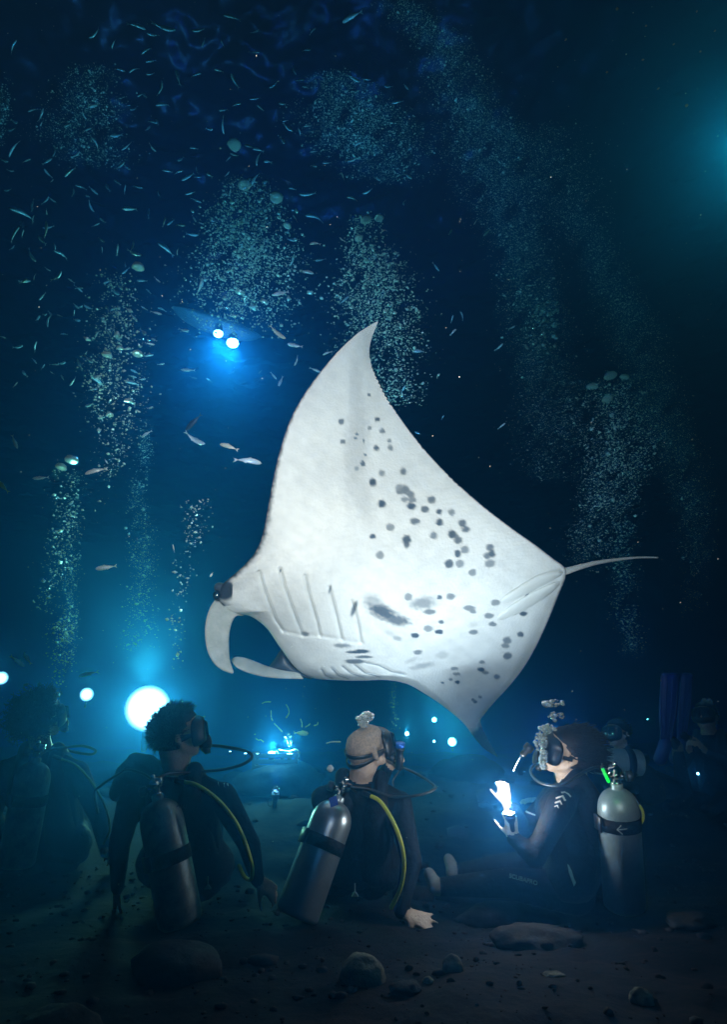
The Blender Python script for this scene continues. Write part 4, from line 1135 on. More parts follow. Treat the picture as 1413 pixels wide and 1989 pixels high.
# --- fourth diver: profile to the left, torch lighting the raised hand, legs along the floor
def diver_torch():
    cp = Caps()
    hc = P(1106, 1459, 2.98); f = (-RGT * 0.93 + UPV * 0.24 + FWD * 0.14); u = (UPV * 0.90 + RGT * 0.26 - FWD * 0.12)
    A = head(cp, hc, f, u, 0.98)
    nb = P(1118, 1518, 2.98); sl = P(1092, 1562, 2.84); sr = P(1078, 1550, 3.16)
    pel = G(1105, 2.93, 0.12)
    cp.add(A(0, -0.035, -0.045), nb, 0.055, 0.056, 'skin'); cp.add(A(0, 0.01, -0.065), nb + RGT * -0.03, 0.046, 0.052, 'skin')
    torso(cp, nb, pel, sl, sr, RGT)
    el = P(1040, 1664, 2.74); wr = P(998, 1628, 2.78)
    cp.add(sl, el, 0.060, 0.046); cp.add(el, wr, 0.047, 0.030)
    
    hand(cp, wr, (UPV * 0.95 - RGT * 0.12 + FWD * 0.1), (-FWD * 0.90 + RGT * 0.05), -1, curl=0.75, spread=0.10, s=0.76)
    el2 = P(1016, 1610, 3.10); wr2 = P(984, 1562, 2.985)
    cp.add(sr, el2, 0.058, 0.045); cp.add(el2, wr2 + RGT * 0.035 - UPV * 0.02, 0.043, 0.029)
    hand(cp, wr2, (UPV * 0.96 - RGT * 0.16 - FWD * 0.05), (FWD * 0.92 + RGT * 0.25), 1, curl=0.42, spread=0.05, s=0.80, thumb_out=0.55)
    kl, kr = G(985, 2.84, 0.13), G(972, 3.08, 0.15)
    al, ar = G(862, 2.92, 0.10), G(895, 3.14, 0.12)
    cp.add(pel + FWD * -0.09, kl, 0.088, 0.062); cp.add(pel + FWD * 0.09, kr, 0.088, 0.062)
    cp.add(kl, al, 0.060, 0.040); cp.add(kr, ar, 0.060, 0.040)
    for a_, t_ in ((al, G(834, 2.98, 0.145)), (ar, G(872, 3.2, 0.17))):
        cp.add(a_ - RGT * 0.02, a_ - RGT * 0.035, 0.037, 0.036, 'sock'); cp.add(a_ - RGT * 0.03, t_, 0.034, 0.026, 'sock')
    o = body("person", cp, "dark haired diver sitting in profile, cupping one hand over a blazing torch",
             mats=[M['neoprene'], M['skin_pale'], M['sock'], M['stubble']])
    link("hair", hair_mesh(hc, f, u, 1500, 0.060, 'swept', 1.0, 5), M['hair'], o)
    bm = bmesh.new()
    bmesh.ops.create_uvsphere(bm, u_segments=20, v_segments=12, radius=0.042, matrix=Matrix.Translation(P(1143, 1444, 2.97)))
    for v in bm.verts: v.co += (v.co - P(1143, 1444, 2.97)) * 0.25 * noise.noise(v.co * 30)
    link("hair_bun", bm_mesh("hair_bun", bm), M['hair'], o)
    dive_mask(o, A, 0.98, split=False)
    v = vest(o, nb, pel, sl, sr, RGT)
    tr = bvh(o); trv = bvh(v)
    class Two:
        def ray_cast(self, a, d):
            r1, r2 = tr.ray_cast(a, d), trv.ray_cast(a, d)
            if r1[0] is None: return r2
            if r2[0] is None: return r1
            return r1 if r1[3] < r2[3] else r2
    both = Two()
    # four stacked white chevrons on the shoulder, a bent bar on the chest and a strip by the hip
    decal("chevron_mark", both, [([(1090, 1538), (1098, 1537), (1106, 1541), (1111, 1547)], [(1092, 1541), (1099, 1540), (1105, 1544), (1109, 1549)])], M['white'], o)
    decal("chevron_mark", both, [([(1080, 1549), (1095, 1544), (1101, 1555)], [(1081, 1552), (1093, 1548), (1097, 1556)])], M['white'], o)
    decal("chevron_mark", both, [([(1078, 1558), (1089, 1554), (1094, 1563)], [(1079, 1561), (1088, 1558), (1091, 1563)])], M['white'], o)
    decal("chevron_mark", both, [([(1077, 1566), (1084, 1563), (1087, 1570)], [(1078, 1568), (1083, 1566), (1085, 1570)])], M['white'], o)
    decal("white_bar", both, [([(1016, 1572), (1024, 1579), (1041, 1585)], [(1018, 1570), (1026, 1576), (1041, 1582)])], M['white'], o)
    decal("white_strip", both, [([(1103, 1678), (1106, 1695), (1110, 1706), (1116, 1722)], [(1106, 1680), (1112, 1692), (1116, 1706), (1120, 1714)])], M['white'], v)
    # print along the thigh, laid on the cloth
    p0, p1 = hit(both, 994, 1701, 0.004), hit(both, 1040, 1714, 0.004)
    if p0 and p1:
        p0 = p0 - FWD * 0.004; p1 = p1 - FWD * 0.004
        xd = (p1 - p0)
        lettering("thigh_lettering", "SCUBAPRO", (p0 + p1) / 2, 0.0235, xd, UPV * 0.9 + FWD * 0.2, M['white'], o)
    # tank beside the diver, with a green chemical light tied to the valve
    yp = [(1240, 1560, 2.82), (1249, 1575, 2.82), (1250, 1592, 2.82), (1240, 1607, 2.80)]
    bp = [(1190, 1508, 2.80), (1165, 1490, 2.86), (1135, 1500, 2.80), (1090, 1525, 2.76), (1050, 1520, 2.84), (1032, 1500, 2.92), (1040, 1486, 2.96), (1058, 1484, 2.98)]
    r, ax, c = tank(P(1215, 1764, 2.72), P(1199, 1523, 2.76), 0.0835, "upright grey tank with a white arrow on its band and green glow at the valve", M['alu_paint'], 0.70,
         knob_dir=RGT, hoses=[("yellow_hose", [P(*q) for q in yp], 0.0062, M['yellow']), ("regulator_hose", [P(*q) for q in bp], 0.0062, M['rubber'])])
    regulator(r, A)
    # white arrow printed on the band
    nf = (CAM - c); nf = (nf - ax * nf.dot(ax)).normalized(); sx = nf.cross(ax) * -1
    if sx.x < 0: sx = -sx
    bm = bmesh.new()
    q0 = c + nf * (0.0835 + 0.0052) + sx * 0.006
    add_box(bm, q0 + sx * 0.004, sx * 0.019 + ax * 0.004, ax * 0.0014, nf * 0.0008)
    tip = q0 - sx * 0.016 - ax * 0.0035
    add_box(bm, tip + sx * 0.008 + ax * 0.009, sx * 0.009 + ax * 0.010, ax * 0.0017 - sx * 0.0008, nf * 0.0008)
    add_box(bm, tip + sx * 0.010 - ax * 0.0075, sx * 0.010 - ax * 0.008, ax * 0.0017 + sx * 0.0008, nf * 0.0008)
    link("arrow_mark", bm_mesh("arrow_mark", bm), M['white'], r, smooth=False)
    g = empty("glow_stick", P(1180, 1510, 2.66), "green glowing chemical light stick tied to the valve of the upright grey tank", "glow stick")
    a_, b_ = P(1171, 1492, 2.66), P(1184, 1520, 2.66)
    bm = bmesh.new(); add_lathe(bm, a_, b_ - a_, [(0, 0.004), (0.003, 0.0065), (0.026, 0.0065), (0.027, 0.0075), (0.030, 0.0075), (0.031, 0.0065), ((b_ - a_).length - 0.004, 0.0065), ((b_ - a_).length, 0.003)], 12)
    link("light_tube", bm_mesh("light_tube", bm), emis("green_glow", (0.01, 0.55, 0.06), 1.1), g)
    bm = bmesh.new(); add_tube(bm, [a_ + UPV * 0.018, a_ + UPV * 0.006, a_], 0.004, 8); link("cap", bm_mesh("cap", bm), M['rubber'], g)
    L = bpy.data.lights.new("green_light", 'POINT'); L.energy = 0.10; L.color = (0.05, 1.0, 0.15); L.shadow_soft_size = 0.008
    lo = bpy.data.objects.new("green_light", L); COL.objects.link(lo); lo.parent = g; lo.matrix_parent_inverse = parent_world(g).inverted(); lo.location = P(1188, 1522, 2.63)
    # the blazing torch, pointing up into the cupped hand
    b0 = P(999, 1636, 2.78); tipp = P(990, 1574, 2.80)
    axd = (tipp - b0).normalized(); Lh = (tipp - b0).length
    t = empty("dive_torch", b0, "blazing white torch pointing up into the torch diver's cupped hand", "torch", "dive torches")
    bm = bmesh.new(); add_lathe(bm, b0, axd, [(0, 0.014), (0.004, 0.017), (Lh - 0.05, 0.017), (Lh - 0.035, 0.022), (Lh - 0.022, 0.024), (Lh - 0.022, 0.0)], 22)
    link("torch_body", bm_mesh("torch_body", bm), M['rubber'], t)
    bm = bmesh.new(); add_lathe(bm, b0, axd, [(Lh - 0.024, 0.0245), (Lh - 0.022, 0.0262), (Lh - 0.012, 0.0262), (Lh - 0.010, 0.0235), (Lh - 0.014, 0.0)], 22)
    link("torch_bezel", bm_mesh("torch_bezel", bm), M['chrome'], t)
    bm = bmesh.new(); add_lathe(bm, b0, axd, [(Lh - 0.0128, 0.0205), (Lh - 0.0105, 0.0195), (Lh - 0.0095, 0.0)], 22)
    link("torch_lens", bm_mesh("torch_lens", bm), emis("torch_white", (1, 0.97, 0.9), 60), t)
    L = bpy.data.lights.new("torch_beam", 'SPOT'); L.energy = TORCH; L.color = (1, 0.76, 0.58); L.spot_size = math.radians(82); L.spot_blend = 0.7; L.shadow_soft_size = 0.016
    lo = bpy.data.objects.new("torch_beam", L); COL.objects.link(lo); lo.parent = t; lo.matrix_parent_inverse = parent_world(t).inverted()
    lo.location = b0 + axd * Lh; lo.rotation_euler = (axd + FWD * 0.75 - RGT * 0.15).to_track_quat('-Z', 'Y').to_euler()
    L = bpy.data.lights.new("torch_spill", 'POINT'); L.energy = TORCH * 0.15; L.color = (1, 0.76, 0.58); L.shadow_soft_size = 0.018
    lo = bpy.data.objects.new("torch_spill", L); COL.objects.link(lo); lo.parent = t; lo.matrix_parent_inverse = parent_world(t).inverted(); lo.location = b0 + axd * (Lh + 0.035) - FWD * 0.012
    # small spare torch floating on its cord by the regulator
    s = empty("dive_torch", P(1025, 1463, 2.9), "small dark spare torch on a pale cord in front of the torch diver's mask", "torch", "dive torches")
    a_, b_ = P(1014, 1468, 2.9), P(1031, 1449, 2.92); d_ = b_ - a_
    bm = bmesh.new(); add_lathe(bm, a_, d_, [(0, 0.008), (0.006, 0.013), (0.030, 0.014), (0.036, 0.021), (d_.length, 0.022), (d_.length + 0.002, 0.0)], 16)
    link("torch_body", bm_mesh("torch_body", bm), M['rubber'], s)
    bm = bmesh.new(); add_tube(bm, smooth_path([P(1012, 1470, 2.9), P(1006, 1480, 2.9), P(998, 1497, 2.92)], 5), 0.0025, 6)
    link("cord", bm_mesh("cord", bm), M['white'], s)

diver_torch()
# ------------------------------------------------------------------ background divers
def far_diver(px, py, d, face, label, lean=0.0, tilt=0.0, tankm='alu_worn', hold=None, scale=1.0, tank_label=None, sit=True, skin='skin'):
    """seated diver far off whose head shows at (px,py)"""
    hc = P(px, py, d); face = Vector(face).normalized()
    up = Vector((0, 0, 1)); fl = (face - up * face.dot(up)).normalized(); r = fl.cross(up)
    cp = Caps()
    A = head(cp, hc, face, up, 1.0)
    nb = hc - up * 0.15 - fl * 0.03; sl = nb - up * 0.05 - r * 0.19; sr = nb - up * 0.05 + r * 0.19
    pel = nb - up * 0.50 - fl * 0.05
    cp.add(A(0, -0.03, -0.045), nb, 0.058, 0.058, 'skin')
    torso(cp, nb, pel, sl, sr, -fl)
    hands = hold or (hc + fl * 0.35 - up * 0.25)
    for s_, q in ((sl, -1), (sr, 1)):
        w = Vector(hands) + r * q * 0.05; e = (s_ + w) / 2 - up * 0.13 + r * q * 0.06
        cp.add(s_, e, 0.06, 0.046); cp.add(e, w, 0.046, 0.031)
        hand(cp, w, (fl * 0.8 + up * 0.4), (r * q * 0.9 + up * 0.2), -q, curl=0.6, s=0.92)
    for q in (-1, 1):
        k = pel + fl * 0.42 + r * q * 0.12 + up * 0.08; a_ = k + fl * 0.02 - up * 0.05 + fl * 0.34
        cp.add(pel + r * q * 0.09, k, 0.088, 0.06); cp.add(k, a_, 0.058, 0.038); cp.add(a_, a_ + fl * 0.14 + up * 0.02, 0.04, 0.03)
    o = body("person", cp, label, voxel=0.013, group="divers sitting in the background")
    link("hair", hair_mesh(hc, face, up, 260, 0.035, 'swept', 1.02, int(px)), M['hair'], o)
    dive_mask(o, A, 1.0)
    vest(o, nb, pel, sl, sr, -fl)
    if tank_label:
        bk = nb - fl * 0.20
        rt, ax, c = tank(bk - up * 0.58, bk - up * 0.04, 0.09, tank_label, M[tankm], 0.6, knob_dir=r)
        regulator(rt, A)
    return o

def lamp(px, py, d, r, col, power, label, aim=None, strength=30.0, cat="lamp", parts=True, group="underwater lamps glowing in the distance", cone=None, tint=None):
    """video lamp: housing, bezel, glowing lens, and its light"""
    p = P(px, py, d)
    beam = None if aim is None else Vector(aim).normalized()
    aim = (CAM - p).normalized() if not beam or cone > 60 else beam
    beam = beam or aim
    root = empty("dive_lamp", p, label, cat, group)
    if parts:
        bm = bmesh.new()
        add_lathe(bm, p - aim * (r * 3.4), aim, [(0, r * 0.5), (r * 0.15, r * 0.62), (r * 2.0, r * 0.66), (r * 2.5, r * 0.9), (r * 3.0, r * 1.02), (r * 3.2, r * 1.0), (r * 3.2, 0.0)], 18)
        link("lamp_housing", bm_mesh("lamp_housing", bm), M['rubber'], root)
        x, y = frame(aim)
        bm = bmesh.new(); add_tube(bm, smooth_path([p - aim * r * 2.9 + y * r * 0.6, p - aim * r * 2.7 + y * r * 1.7, p - aim * r * 1.2 + y * r * 1.7, p - aim * r * 0.9 + y * r * 0.9], 4), r * 0.14, 6)
        link("lamp_handle", bm_mesh("lamp_handle", bm), M['rubber'], root)
    bm = bmesh.new()
    bmesh.ops.create_uvsphere(bm, u_segments=22, v_segments=14, radius=r, matrix=Matrix.Translation(p))
    me = bm_mesh("lamp_lens", bm)
    # soft bloom painted into the glow: bright at the pole, dim at the rim
    g = me.attributes.new("bloom_fade", 'FLOAT', 'POINT')
    g.data.foreach_set("value", [max(0.0, (v.co - p).normalized().dot(aim)) for v in me.vertices])
    ml = emis("lamp_glow", tint or (0.75, 1.0, 1.0), strength * 0.25); nt = ml.node_tree
    at_ = nt.nodes.new("ShaderNodeAttribute"); at_.attribute_name = "bloom_fade"
    pw_ = nt.nodes.new("ShaderNodeMath"); pw_.operation = 'POWER'; pw_.inputs[1].default_value = 3.0
    mu_ = nt.nodes.new("ShaderNodeMath"); mu_.operation = 'MULTIPLY'; mu_.inputs[1].default_value = strength * 0.34
    nt.links.new(at_.outputs["Fac"], pw_.inputs[0]); nt.links.new(pw_.outputs[0], mu_.inputs[0])
    nt.links.new(mu_.outputs[0], nt.nodes["Principled BSDF"].inputs["Emission Strength"])
    link("lamp_lens", me, ml, root)
    L = bpy.data.lights.new("lamp_light", 'SPOT' if cone else 'POINT'); L.energy = power; L.color = col; L.shadow_soft_size = r
    lo = bpy.data.objects.new("lamp_light", L); COL.objects.link(lo); lo.parent = root; lo.matrix_parent_inverse = parent_world(root).inverted()
    lo.location = p + beam * r * 1.15
    L.shadow_soft_size = r * 0.8
    if cone and cone > 60:          # point light added for a round halo about the lens
        L2 = bpy.data.lights.new("halo_light", 'POINT'); L2.energy = power * (0.11 if r > 0.1 else 0.04 if px < 400 else 0.16); L2.color = col; L2.shadow_soft_size = r
        l2 = bpy.data.objects.new("halo_light", L2); COL.objects.link(l2); l2.parent = root; l2.matrix_parent_inverse = parent_world(root).inverted(); l2.location = p + aim * r * 1.15
    if cone:
        L.spot_size = math.radians(cone); L.spot_blend = 0.4
        lo.rotation_euler = beam.to_track_quat('-Z', 'Y').to_euler()
    return root

CY = (0.50, 1.0, 0.40)
BL = (0.10, 0.55, 1.0)
lamp(287, 1376, 5.6, 0.19, CY, LA * 2.0, "largest and brightest cyan white lamp, directly behind the short haired diver's head", aim=(0.05, -0.50, 1.0), cone=112, strength=60)
lamp(168, 1349, 6.4, 0.065, CY, LA * 0.15, "second brightest lamp at far left, between the curly and short haired divers' heads", aim=(0.05, -0.50, 1.0), cone=112, strength=50)
lamp(2, 1317, 6.0, 0.06, CY, LA * 0.07, "half hidden white lamp cut by the left edge above the curly haired diver", aim=(0.05, -0.50, 1.0), cone=112, strength=40)
lamp(879, 1441, 6.6, 0.045, CY, LA * 0.26, "brightest of the four lamps to the right of the bald diver's torch", aim=(0.05, -0.50, 1.0), cone=112, strength=40)
lamp(844, 1398, 6.9, 0.028, CY, LA * 0.14, "highest of the four lamps to the right of the bald diver's torch", aim=(0.05, -0.50, 1.0), cone=112, strength=35)
lamp(791, 1425, 6.4, 0.022, CY, LA * 0.09, "lamp nearest to the bald diver's torch, just right of it", aim=(0.05, -0.50, 1.0), cone=112, strength=35)
lamp(844, 1440, 6.8, 0.014, CY, LA * 0.010, "smallest of the four lamps, below the highest one right of the bald diver's torch", aim=(0.05, -0.50, 1.0), cone=112, strength=30)
lamp(1073, 1427, 5.0, 0.014, (0.2, 0.6, 1.0), LA * 0.005, "small blue white lamp just above the torch diver's mask", strength=30)
lamp(1259, 1397, 6.5, 0.007, (0.2, 1.0, 0.4), LA * 0.0006, "pinprick green white lamp left of the blue fins", strength=14, parts=False)
lamp(1215, 1412, 5.6, 0.006, (0.6, 0.8, 1.0), LA * 0.0005, "pinprick white lamp above the lying diver's tank", strength=12, parts=False)
# slanted bright strip light at the far right
b = lamp(1357, 1503, 4.4, 0.009, (0.9, 1.0, 0.7), LA * 0.0010, "small slanted white light low at the far right below the blue fins", strength=14, parts=False)
lamp(1462, 280, 4.4, 0.06, (0.10, 1.0, 0.40), LA * 0.065, "teal lamp hanging just outside the right edge high in the water", strength=30)
# blue floor light that throws a cone upwards
lamp(535, 1542, 5.2, 0.030, BL, LA * 0.45, "small blue torch standing on the floor and shining straight up, below the lit crate", aim=(0.03, 0.0, 1.0), strength=20, cone=50, tint=(0.45, 0.6, 1.0))

# crate of lamps on the floor around which plankton and fish gather
def light_crate():
    d = 6.0
    c = P(537, 1478, d)
    root = empty("lamp_crate", c, "grey open crate of upturned white lamps on the sea floor between the two middle divers", "crate")
    bm = bmesh.new()
    for q in (-1, 1):
        for k in range(3):
            add_box(bm, c + Vector((0, 0.11 * q, -0.055 + 0.05 * k)), Vector((0.20, 0, 0)), Vector((0, 0.008, 0)), Vector((0, 0, 0.016)))
            add_box(bm, c + Vector((0.19 * q, 0, -0.055 + 0.05 * k)), Vector((0.008, 0, 0)), Vector((0, 0.099, 0)), Vector((0, 0, 0.016)))
        for q2 in (-1, 1): add_box(bm, c + Vector((0.187 * q, 0.105 * q2, 0.0)), Vector((0.014, 0, 0)), Vector((0, 0.014, 0)), Vector((0, 0, 0.078)))
    add_box(bm, c + Vector((0, 0, -0.075)), Vector((0.18, 0, 0)), Vector((0, 0.095, 0)), Vector((0, 0, 0.006)))
    link("crate_frame", bm_mesh("crate_frame", bm), M['crate'], root, smooth=False)
    for px, py, r in ((528, 1463, 0.034), (549, 1471, 0.020), (563, 1466, 0.028), (500, 1466, 0.020), (477, 1464, 0.012), (447, 1460, 0.010)):
        p = P(px, py, d + random.uniform(-0.05, 0.05))
        bm = bmesh.new(); add_lathe(bm, p - Vector((0, 0, r * 2.2)), Vector((0, 0, 1)), [(0, r * 0.7), (r * 1.4, r * 0.75), (r * 1.9, r * 1.1), (r * 2.2, r * 1.1), (r * 2.2, 0)], 14)
        h = link("crate_lamp", bm_mesh("crate_lamp", bm), M['rubber'], root)
        bm = bmesh.new(); add_lathe(bm, p, Vector((0, 0, 1)), [(0, r), (r * 0.35, r * 0.8), (r * 0.5, 0)], 14)
        link("lens", bm_mesh("lens", bm), emis("crate_lamp_glow", (0.8, 1.0, 0.95), 14), h)
    for px, pw in ((530, 1.0), (562, 0.6)):
        L = bpy.data.lights.new("crate_light", 'SPOT'); L.energy = LA * 1.1 * pw; L.color = (0.5, 1.0, 0.6); L.spot_size = math.radians(84); L.spot_blend = 0.9; L.shadow_soft_size = 0.03
        lo = bpy.data.objects.new("crate_light", L); COL.objects.link(lo); lo.parent = root; lo.matrix_parent_inverse = parent_world(root).inverted()
        lo.location = P(px, 1452, d); lo.rotation_euler = (PI, 0, 0)
        L = bpy.data.lights.new("crate_glow", 'POINT'); L.energy = LA * 0.06 * pw; L.color = (0.45, 1.0, 0.5); L.shadow_soft_size = 0.03
        lo = bpy.data.objects.new("crate_glow", L); COL.objects.link(lo); lo.parent = root; lo.matrix_parent_inverse = parent_world(root).inverted(); lo.location = P(px, 1449, d - 0.04)
light_crate()

# board at the surface with two downward lamps
def light_board():
    c = P(424, 634, (SURF - 0.10 - CAM.z) / (math.sin(PITCH) + math.cos(PITCH) * (994.5 - 634) / FPX))
    k = (SURF - 0.10 - CAM.z)
    root = empty("light_board", c, "pale blue surfboard shaped light board floating at the surface with two bright lamps under it", "light board")
    ax = (RGT * 0.84 + Vector((0, 1, 0)) * 0.55).normalized(); sd = Vector((-ax.y, ax.x, 0))
    bm = bmesh.new()
    n, mm = 26, 12
    rows = []
    for i in range(n):
        u = -1 + 2 * i / (n - 1); w = 0.19 * max(0.02, (1 - abs(u) ** 2.4)) ** 0.6; z0 = 0.06 * u ** 4
        rows.append([bm.verts.new(c + ax * u * 0.62 + sd * w * math.cos(2 * PI * j / mm) + Vector((0, 0, z0 + 0.07 * math.sin(2 * PI * j / mm) * max(0.15, 1 - abs(u) ** 3)))) for j in range(mm)])
    for a, b_ in zip(rows, rows[1:]):
        for j in range(mm): bm.faces.new((a[j], a[(j + 1) % mm], b_[(j + 1) % mm], b_[j]))
    bm.faces.new(rows[0]); bm.faces.new(list(reversed(rows[-1])))
    link("hull", bm_mesh("hull", bm), M['hull'], root)
    for (px, py, r) in ((424, 648, 0.062), (452, 666, 0.080)):
        dz = (SURF - 0.28 - CAM.z)
        v = (994.5 - py) / FPX
        d = dz / (math.sin(PITCH) + math.cos(PITCH) * v)
        p = P(px, py, d)
        bm = bmesh.new(); add_lathe(bm, p + Vector((0, 0, 0.02)), Vector((0, 0, 1)), [(0, r * 0.9), (0.06, r * 0.8), (0.16, r * 0.4), (0.16, 0)], 16)
        h = link("board_lamp", bm_mesh("board_lamp", bm), M['rubber'], root)
        bm = bmesh.new(); bmesh.ops.create_uvsphere(bm, u_segments=18, v_segments=10, radius=r, matrix=Matrix.Translation(p) @ Matrix.Diagonal((1, 1, 0.8, 1)))
        link("lens", bm_mesh("lens", bm), emis("board_lamp_glow", (0.70, 1.0, 0.95), 26), h)
        for ang, pw, c3 in ((150, 0.42, (0.32, 1.0, 0.6)), (62, 0.75, (0.7, 1.0, 0.16))):
            L = bpy.data.lights.new("board_light", 'SPOT'); L.energy = LA * pw * (r / 0.075); L.color = c3; L.spot_size = math.radians(ang); L.spot_blend = 1.0; L.shadow_soft_size = 0.08
            lo = bpy.data.objects.new("board_light", L); COL.objects.link(lo); lo.parent = root; lo.matrix_parent_inverse = parent_world(root).inverted(); lo.location = p - Vector((0, 0, 0.14))
            lo.rotation_euler = (0, 0, 0)
light_board()

# people behind
far_diver(1200, 1424, 5.6, (-0.8, -0.5, 0.1), "dim far diver with a pale face, just above the lying grey tank", tank_label=None)
far_diver(1372, 1392, 5.2, (-0.6, -0.7, 0.2), "dim diver under a bubble burst at the far right edge", tank_label=None)

# diver lying behind, only the tank lit
def lying():
    cp = Caps()
    d = 4.6
    f = -RGT
    hc = P(1118, 1492, d + 0.25)
    A = head(cp, hc, (f + UPV * 0.1), UPV, 1.0)
    nb = P(1140, 1508, d + 0.25); pel = P(1262, 1520, d + 0.32)
    sl, sr = nb + FWD * -0.16 - UPV * 0.03, nb + FWD * 0.18 - UPV * 0.03
    cp.add(A(0, -0.03, -0.045), nb, 0.058, 0.058, 'skin')
    torso(cp, nb, pel, sl, sr, UPV)
    for s_ in (sl, sr):
        e = s_ - UPV * 0.22 - RGT * 0.08; w = e - RGT * 0.22
        cp.add(s_, e, 0.06, 0.046); cp.add(e, w, 0.046, 0.031); hand(cp, w, -RGT, UPV, 1, curl=0.4, s=0.92)
    k1, k2 = P(1330, 1535, d + 0.25), P(1345, 1540, d + 0.5)
    a1, a2 = P(1318, 1452, d + 0.30), P(1336, 1440, d + 0.55)
    cp.add(pel - FWD * 0.08, k1, 0.085, 0.06); cp.add(pel + FWD * 0.1, k2, 0.085, 0.06)
    cp.add(k1, a1 - UPV * 0.02, 0.058, 0.040); cp.add(k2, a2 - UPV * 0.02, 0.058, 0.040)
    for a_ in (a1, a2):
        cp.add(a_ - UPV * 0.05, a_ + UPV * 0.01, 0.041, 0.040, 'sock'); cp.add(a_, a_ - RGT * 0.03 + UPV * 0.05, 0.04, 0.033, 'suit')
    o = body("person", cp, "diver lying face down behind the torch diver with bent knees and blue fins held up", voxel=0.011)
    link("hair", hair_mesh(hc, f, UPV, 200, 0.03, 'short', 1.02, 4), M['hair'], o)
    dive_mask(o, A, 1.0)
    vest(o, nb, pel, sl, sr, UPV)
    r, ax, c = tank(P(1247, 1482, d), P(1128, 1476, d - 0.02), 0.087, "grey tank lying level behind the torch diver's head", M['alu_paint'], 0.22, knob_dir=UPV)
    regulator(r, A)
    for foot, tipx, w, lbl, bx in ((a1, 1306, 0.062, "bright blue split rib fin standing upright, the nearer of the pair at the far right", 1300), (a2, 1340, 0.044, "dimmer blue fin standing upright behind the nearer one at the far right", 1330)):
        dd = (foot - CAM).dot(FWD)
        p0 = P(bx - 6, 1448, dd); p1 = P(tipx, 1310, dd)
        L = (p1 - p0); u = L.normalized(); sx = (RGT - u * RGT.dot(u)).normalized(); nz = u.cross(sx)
        root = empty("swim_fin", p0, lbl, "fin", "pair of blue swim fins")
        bm = bmesh.new(); n = 14; rows = []
        for i in range(n):
            t = i / (n - 1); ww = w * (0.42 + 0.58 * min(1, t * 2.2)) * (1 - 0.12 * max(0, t - 0.85) / 0.15); z = 0.03 * t * t
            rows.append([bm.verts.new(p0 + u * (L.length * t) + sx * ww * q + nz * (z + 0.006 * e)) for q, e in ((-1, -1), (-0.3, -0.6), (0.3, -0.6), (1, -1), (1, 1), (0.3, 0.6), (-0.3, 0.6), (-1, 1))])
        for a_, b_ in zip(rows, rows[1:]):
            for j in range(8): bm.faces.new((a_[j], a_[(j + 1) % 8], b_[(j + 1) % 8], b_[j]))
        bm.faces.new(rows[0]); bm.faces.new(list(reversed(rows[-1])))
        link("blade", bm_mesh("blade", bm), M['finblue'], root)
        for q in (-0.92, -0.34, 0.34, 0.92):
            pts = [p0 + u * (L.length * t) + sx * q * w * (0.42 + 0.58 * min(1, t * 2.2)) + nz * (0.03 * t * t) for t in np.linspace(0.02, 0.97, 10)]
            bm = bmesh.new(); add_tube(bm, pts, 0.012, 6, r1=0.006); link("rib", bm_mesh("rib", bm), M['finblue'], root)
        cpf = Caps(); cpf.add(p0 + u * 0.02, p0 - u * 0.10 + RGT * -0.03, 0.045, 0.05)
        link("foot_pocket", cpf.mesh("foot_pocket", 0.01, 3), M['finblue'], root)
lying()
# ------------------------------------------------------------------ fish
def fish_mesh(name, bend, fat=0.17, detail=1):
    """unit long fish along x, nose at +0.5, forked tail at -0.5"""
    n, mm = 13, 8
    bm = bmesh.new()
    sp = lambda u: Vector((0.5 - u, bend * math.sin(u * 3.3 + 0.2) * 0.5 - bend * 0.12, 0))
    rings = []
    for i in range(n):
        u = i / (n - 1) * 0.84
        h = fat * (math.sin(PI * min(1, (u / 0.86) ** 0.72)) ** 0.85 * 0.5 + 0.03); w = h * 0.52
        p = sp(u); d = (sp(u + 0.01) - sp(u - 0.01)).normalized(); y = Vector((0, 0, 1)).cross(d)
        if i == 0: h *= 0.3; w *= 0.3
        rings.append([bm.verts.new(p + y * w * math.cos(2 * PI * k / mm) + Vector((0, 0, h * math.sin(2 * PI * k / mm)))) for k in range(mm)])
    for a, b in zip(rings, rings[1:]):
        for k in range(mm): bm.faces.new((a[k], b[k], b[(k + 1) % mm], a[(k + 1) % mm]))
    bm.faces.new(rings[0]); bm.faces.new(list(reversed(rings[-1])))
    def fin(pts):
        f = [bm.verts.new(p + Vector((0, 0.004, 0))) for p in pts]; g = [bm.verts.new(p - Vector((0, 0.004, 0))) for p in pts]
        bm.faces.new(f); bm.faces.new(list(reversed(g)))
        for i in range(len(pts)):
            j = (i + 1) % len(pts); bm.faces.new((f[i], g[i], g[j], f[j]))
    b = sp(0.82); e = sp(1.0); m_ = sp(0.93)
    fin([b, e + Vector((0, 0, 0.10)), m_]); fin([b, m_, e + Vector((0, 0, -0.10))])
    fin([sp(0.34) + Vector((0, 0, fat * 0.44)), sp(0.40) + Vector((0, 0, fat * 0.44 + 0.05)), sp(0.62) + Vector((0, 0, fat * 0.30))])
    fin([sp(0.52) - Vector((0, 0, fat * 0.40)), sp(0.56) - Vector((0, 0, fat * 0.4 + 0.035)), sp(0.68) - Vector((0, 0, fat * 0.24))])
    return bm_mesh(name, bm)

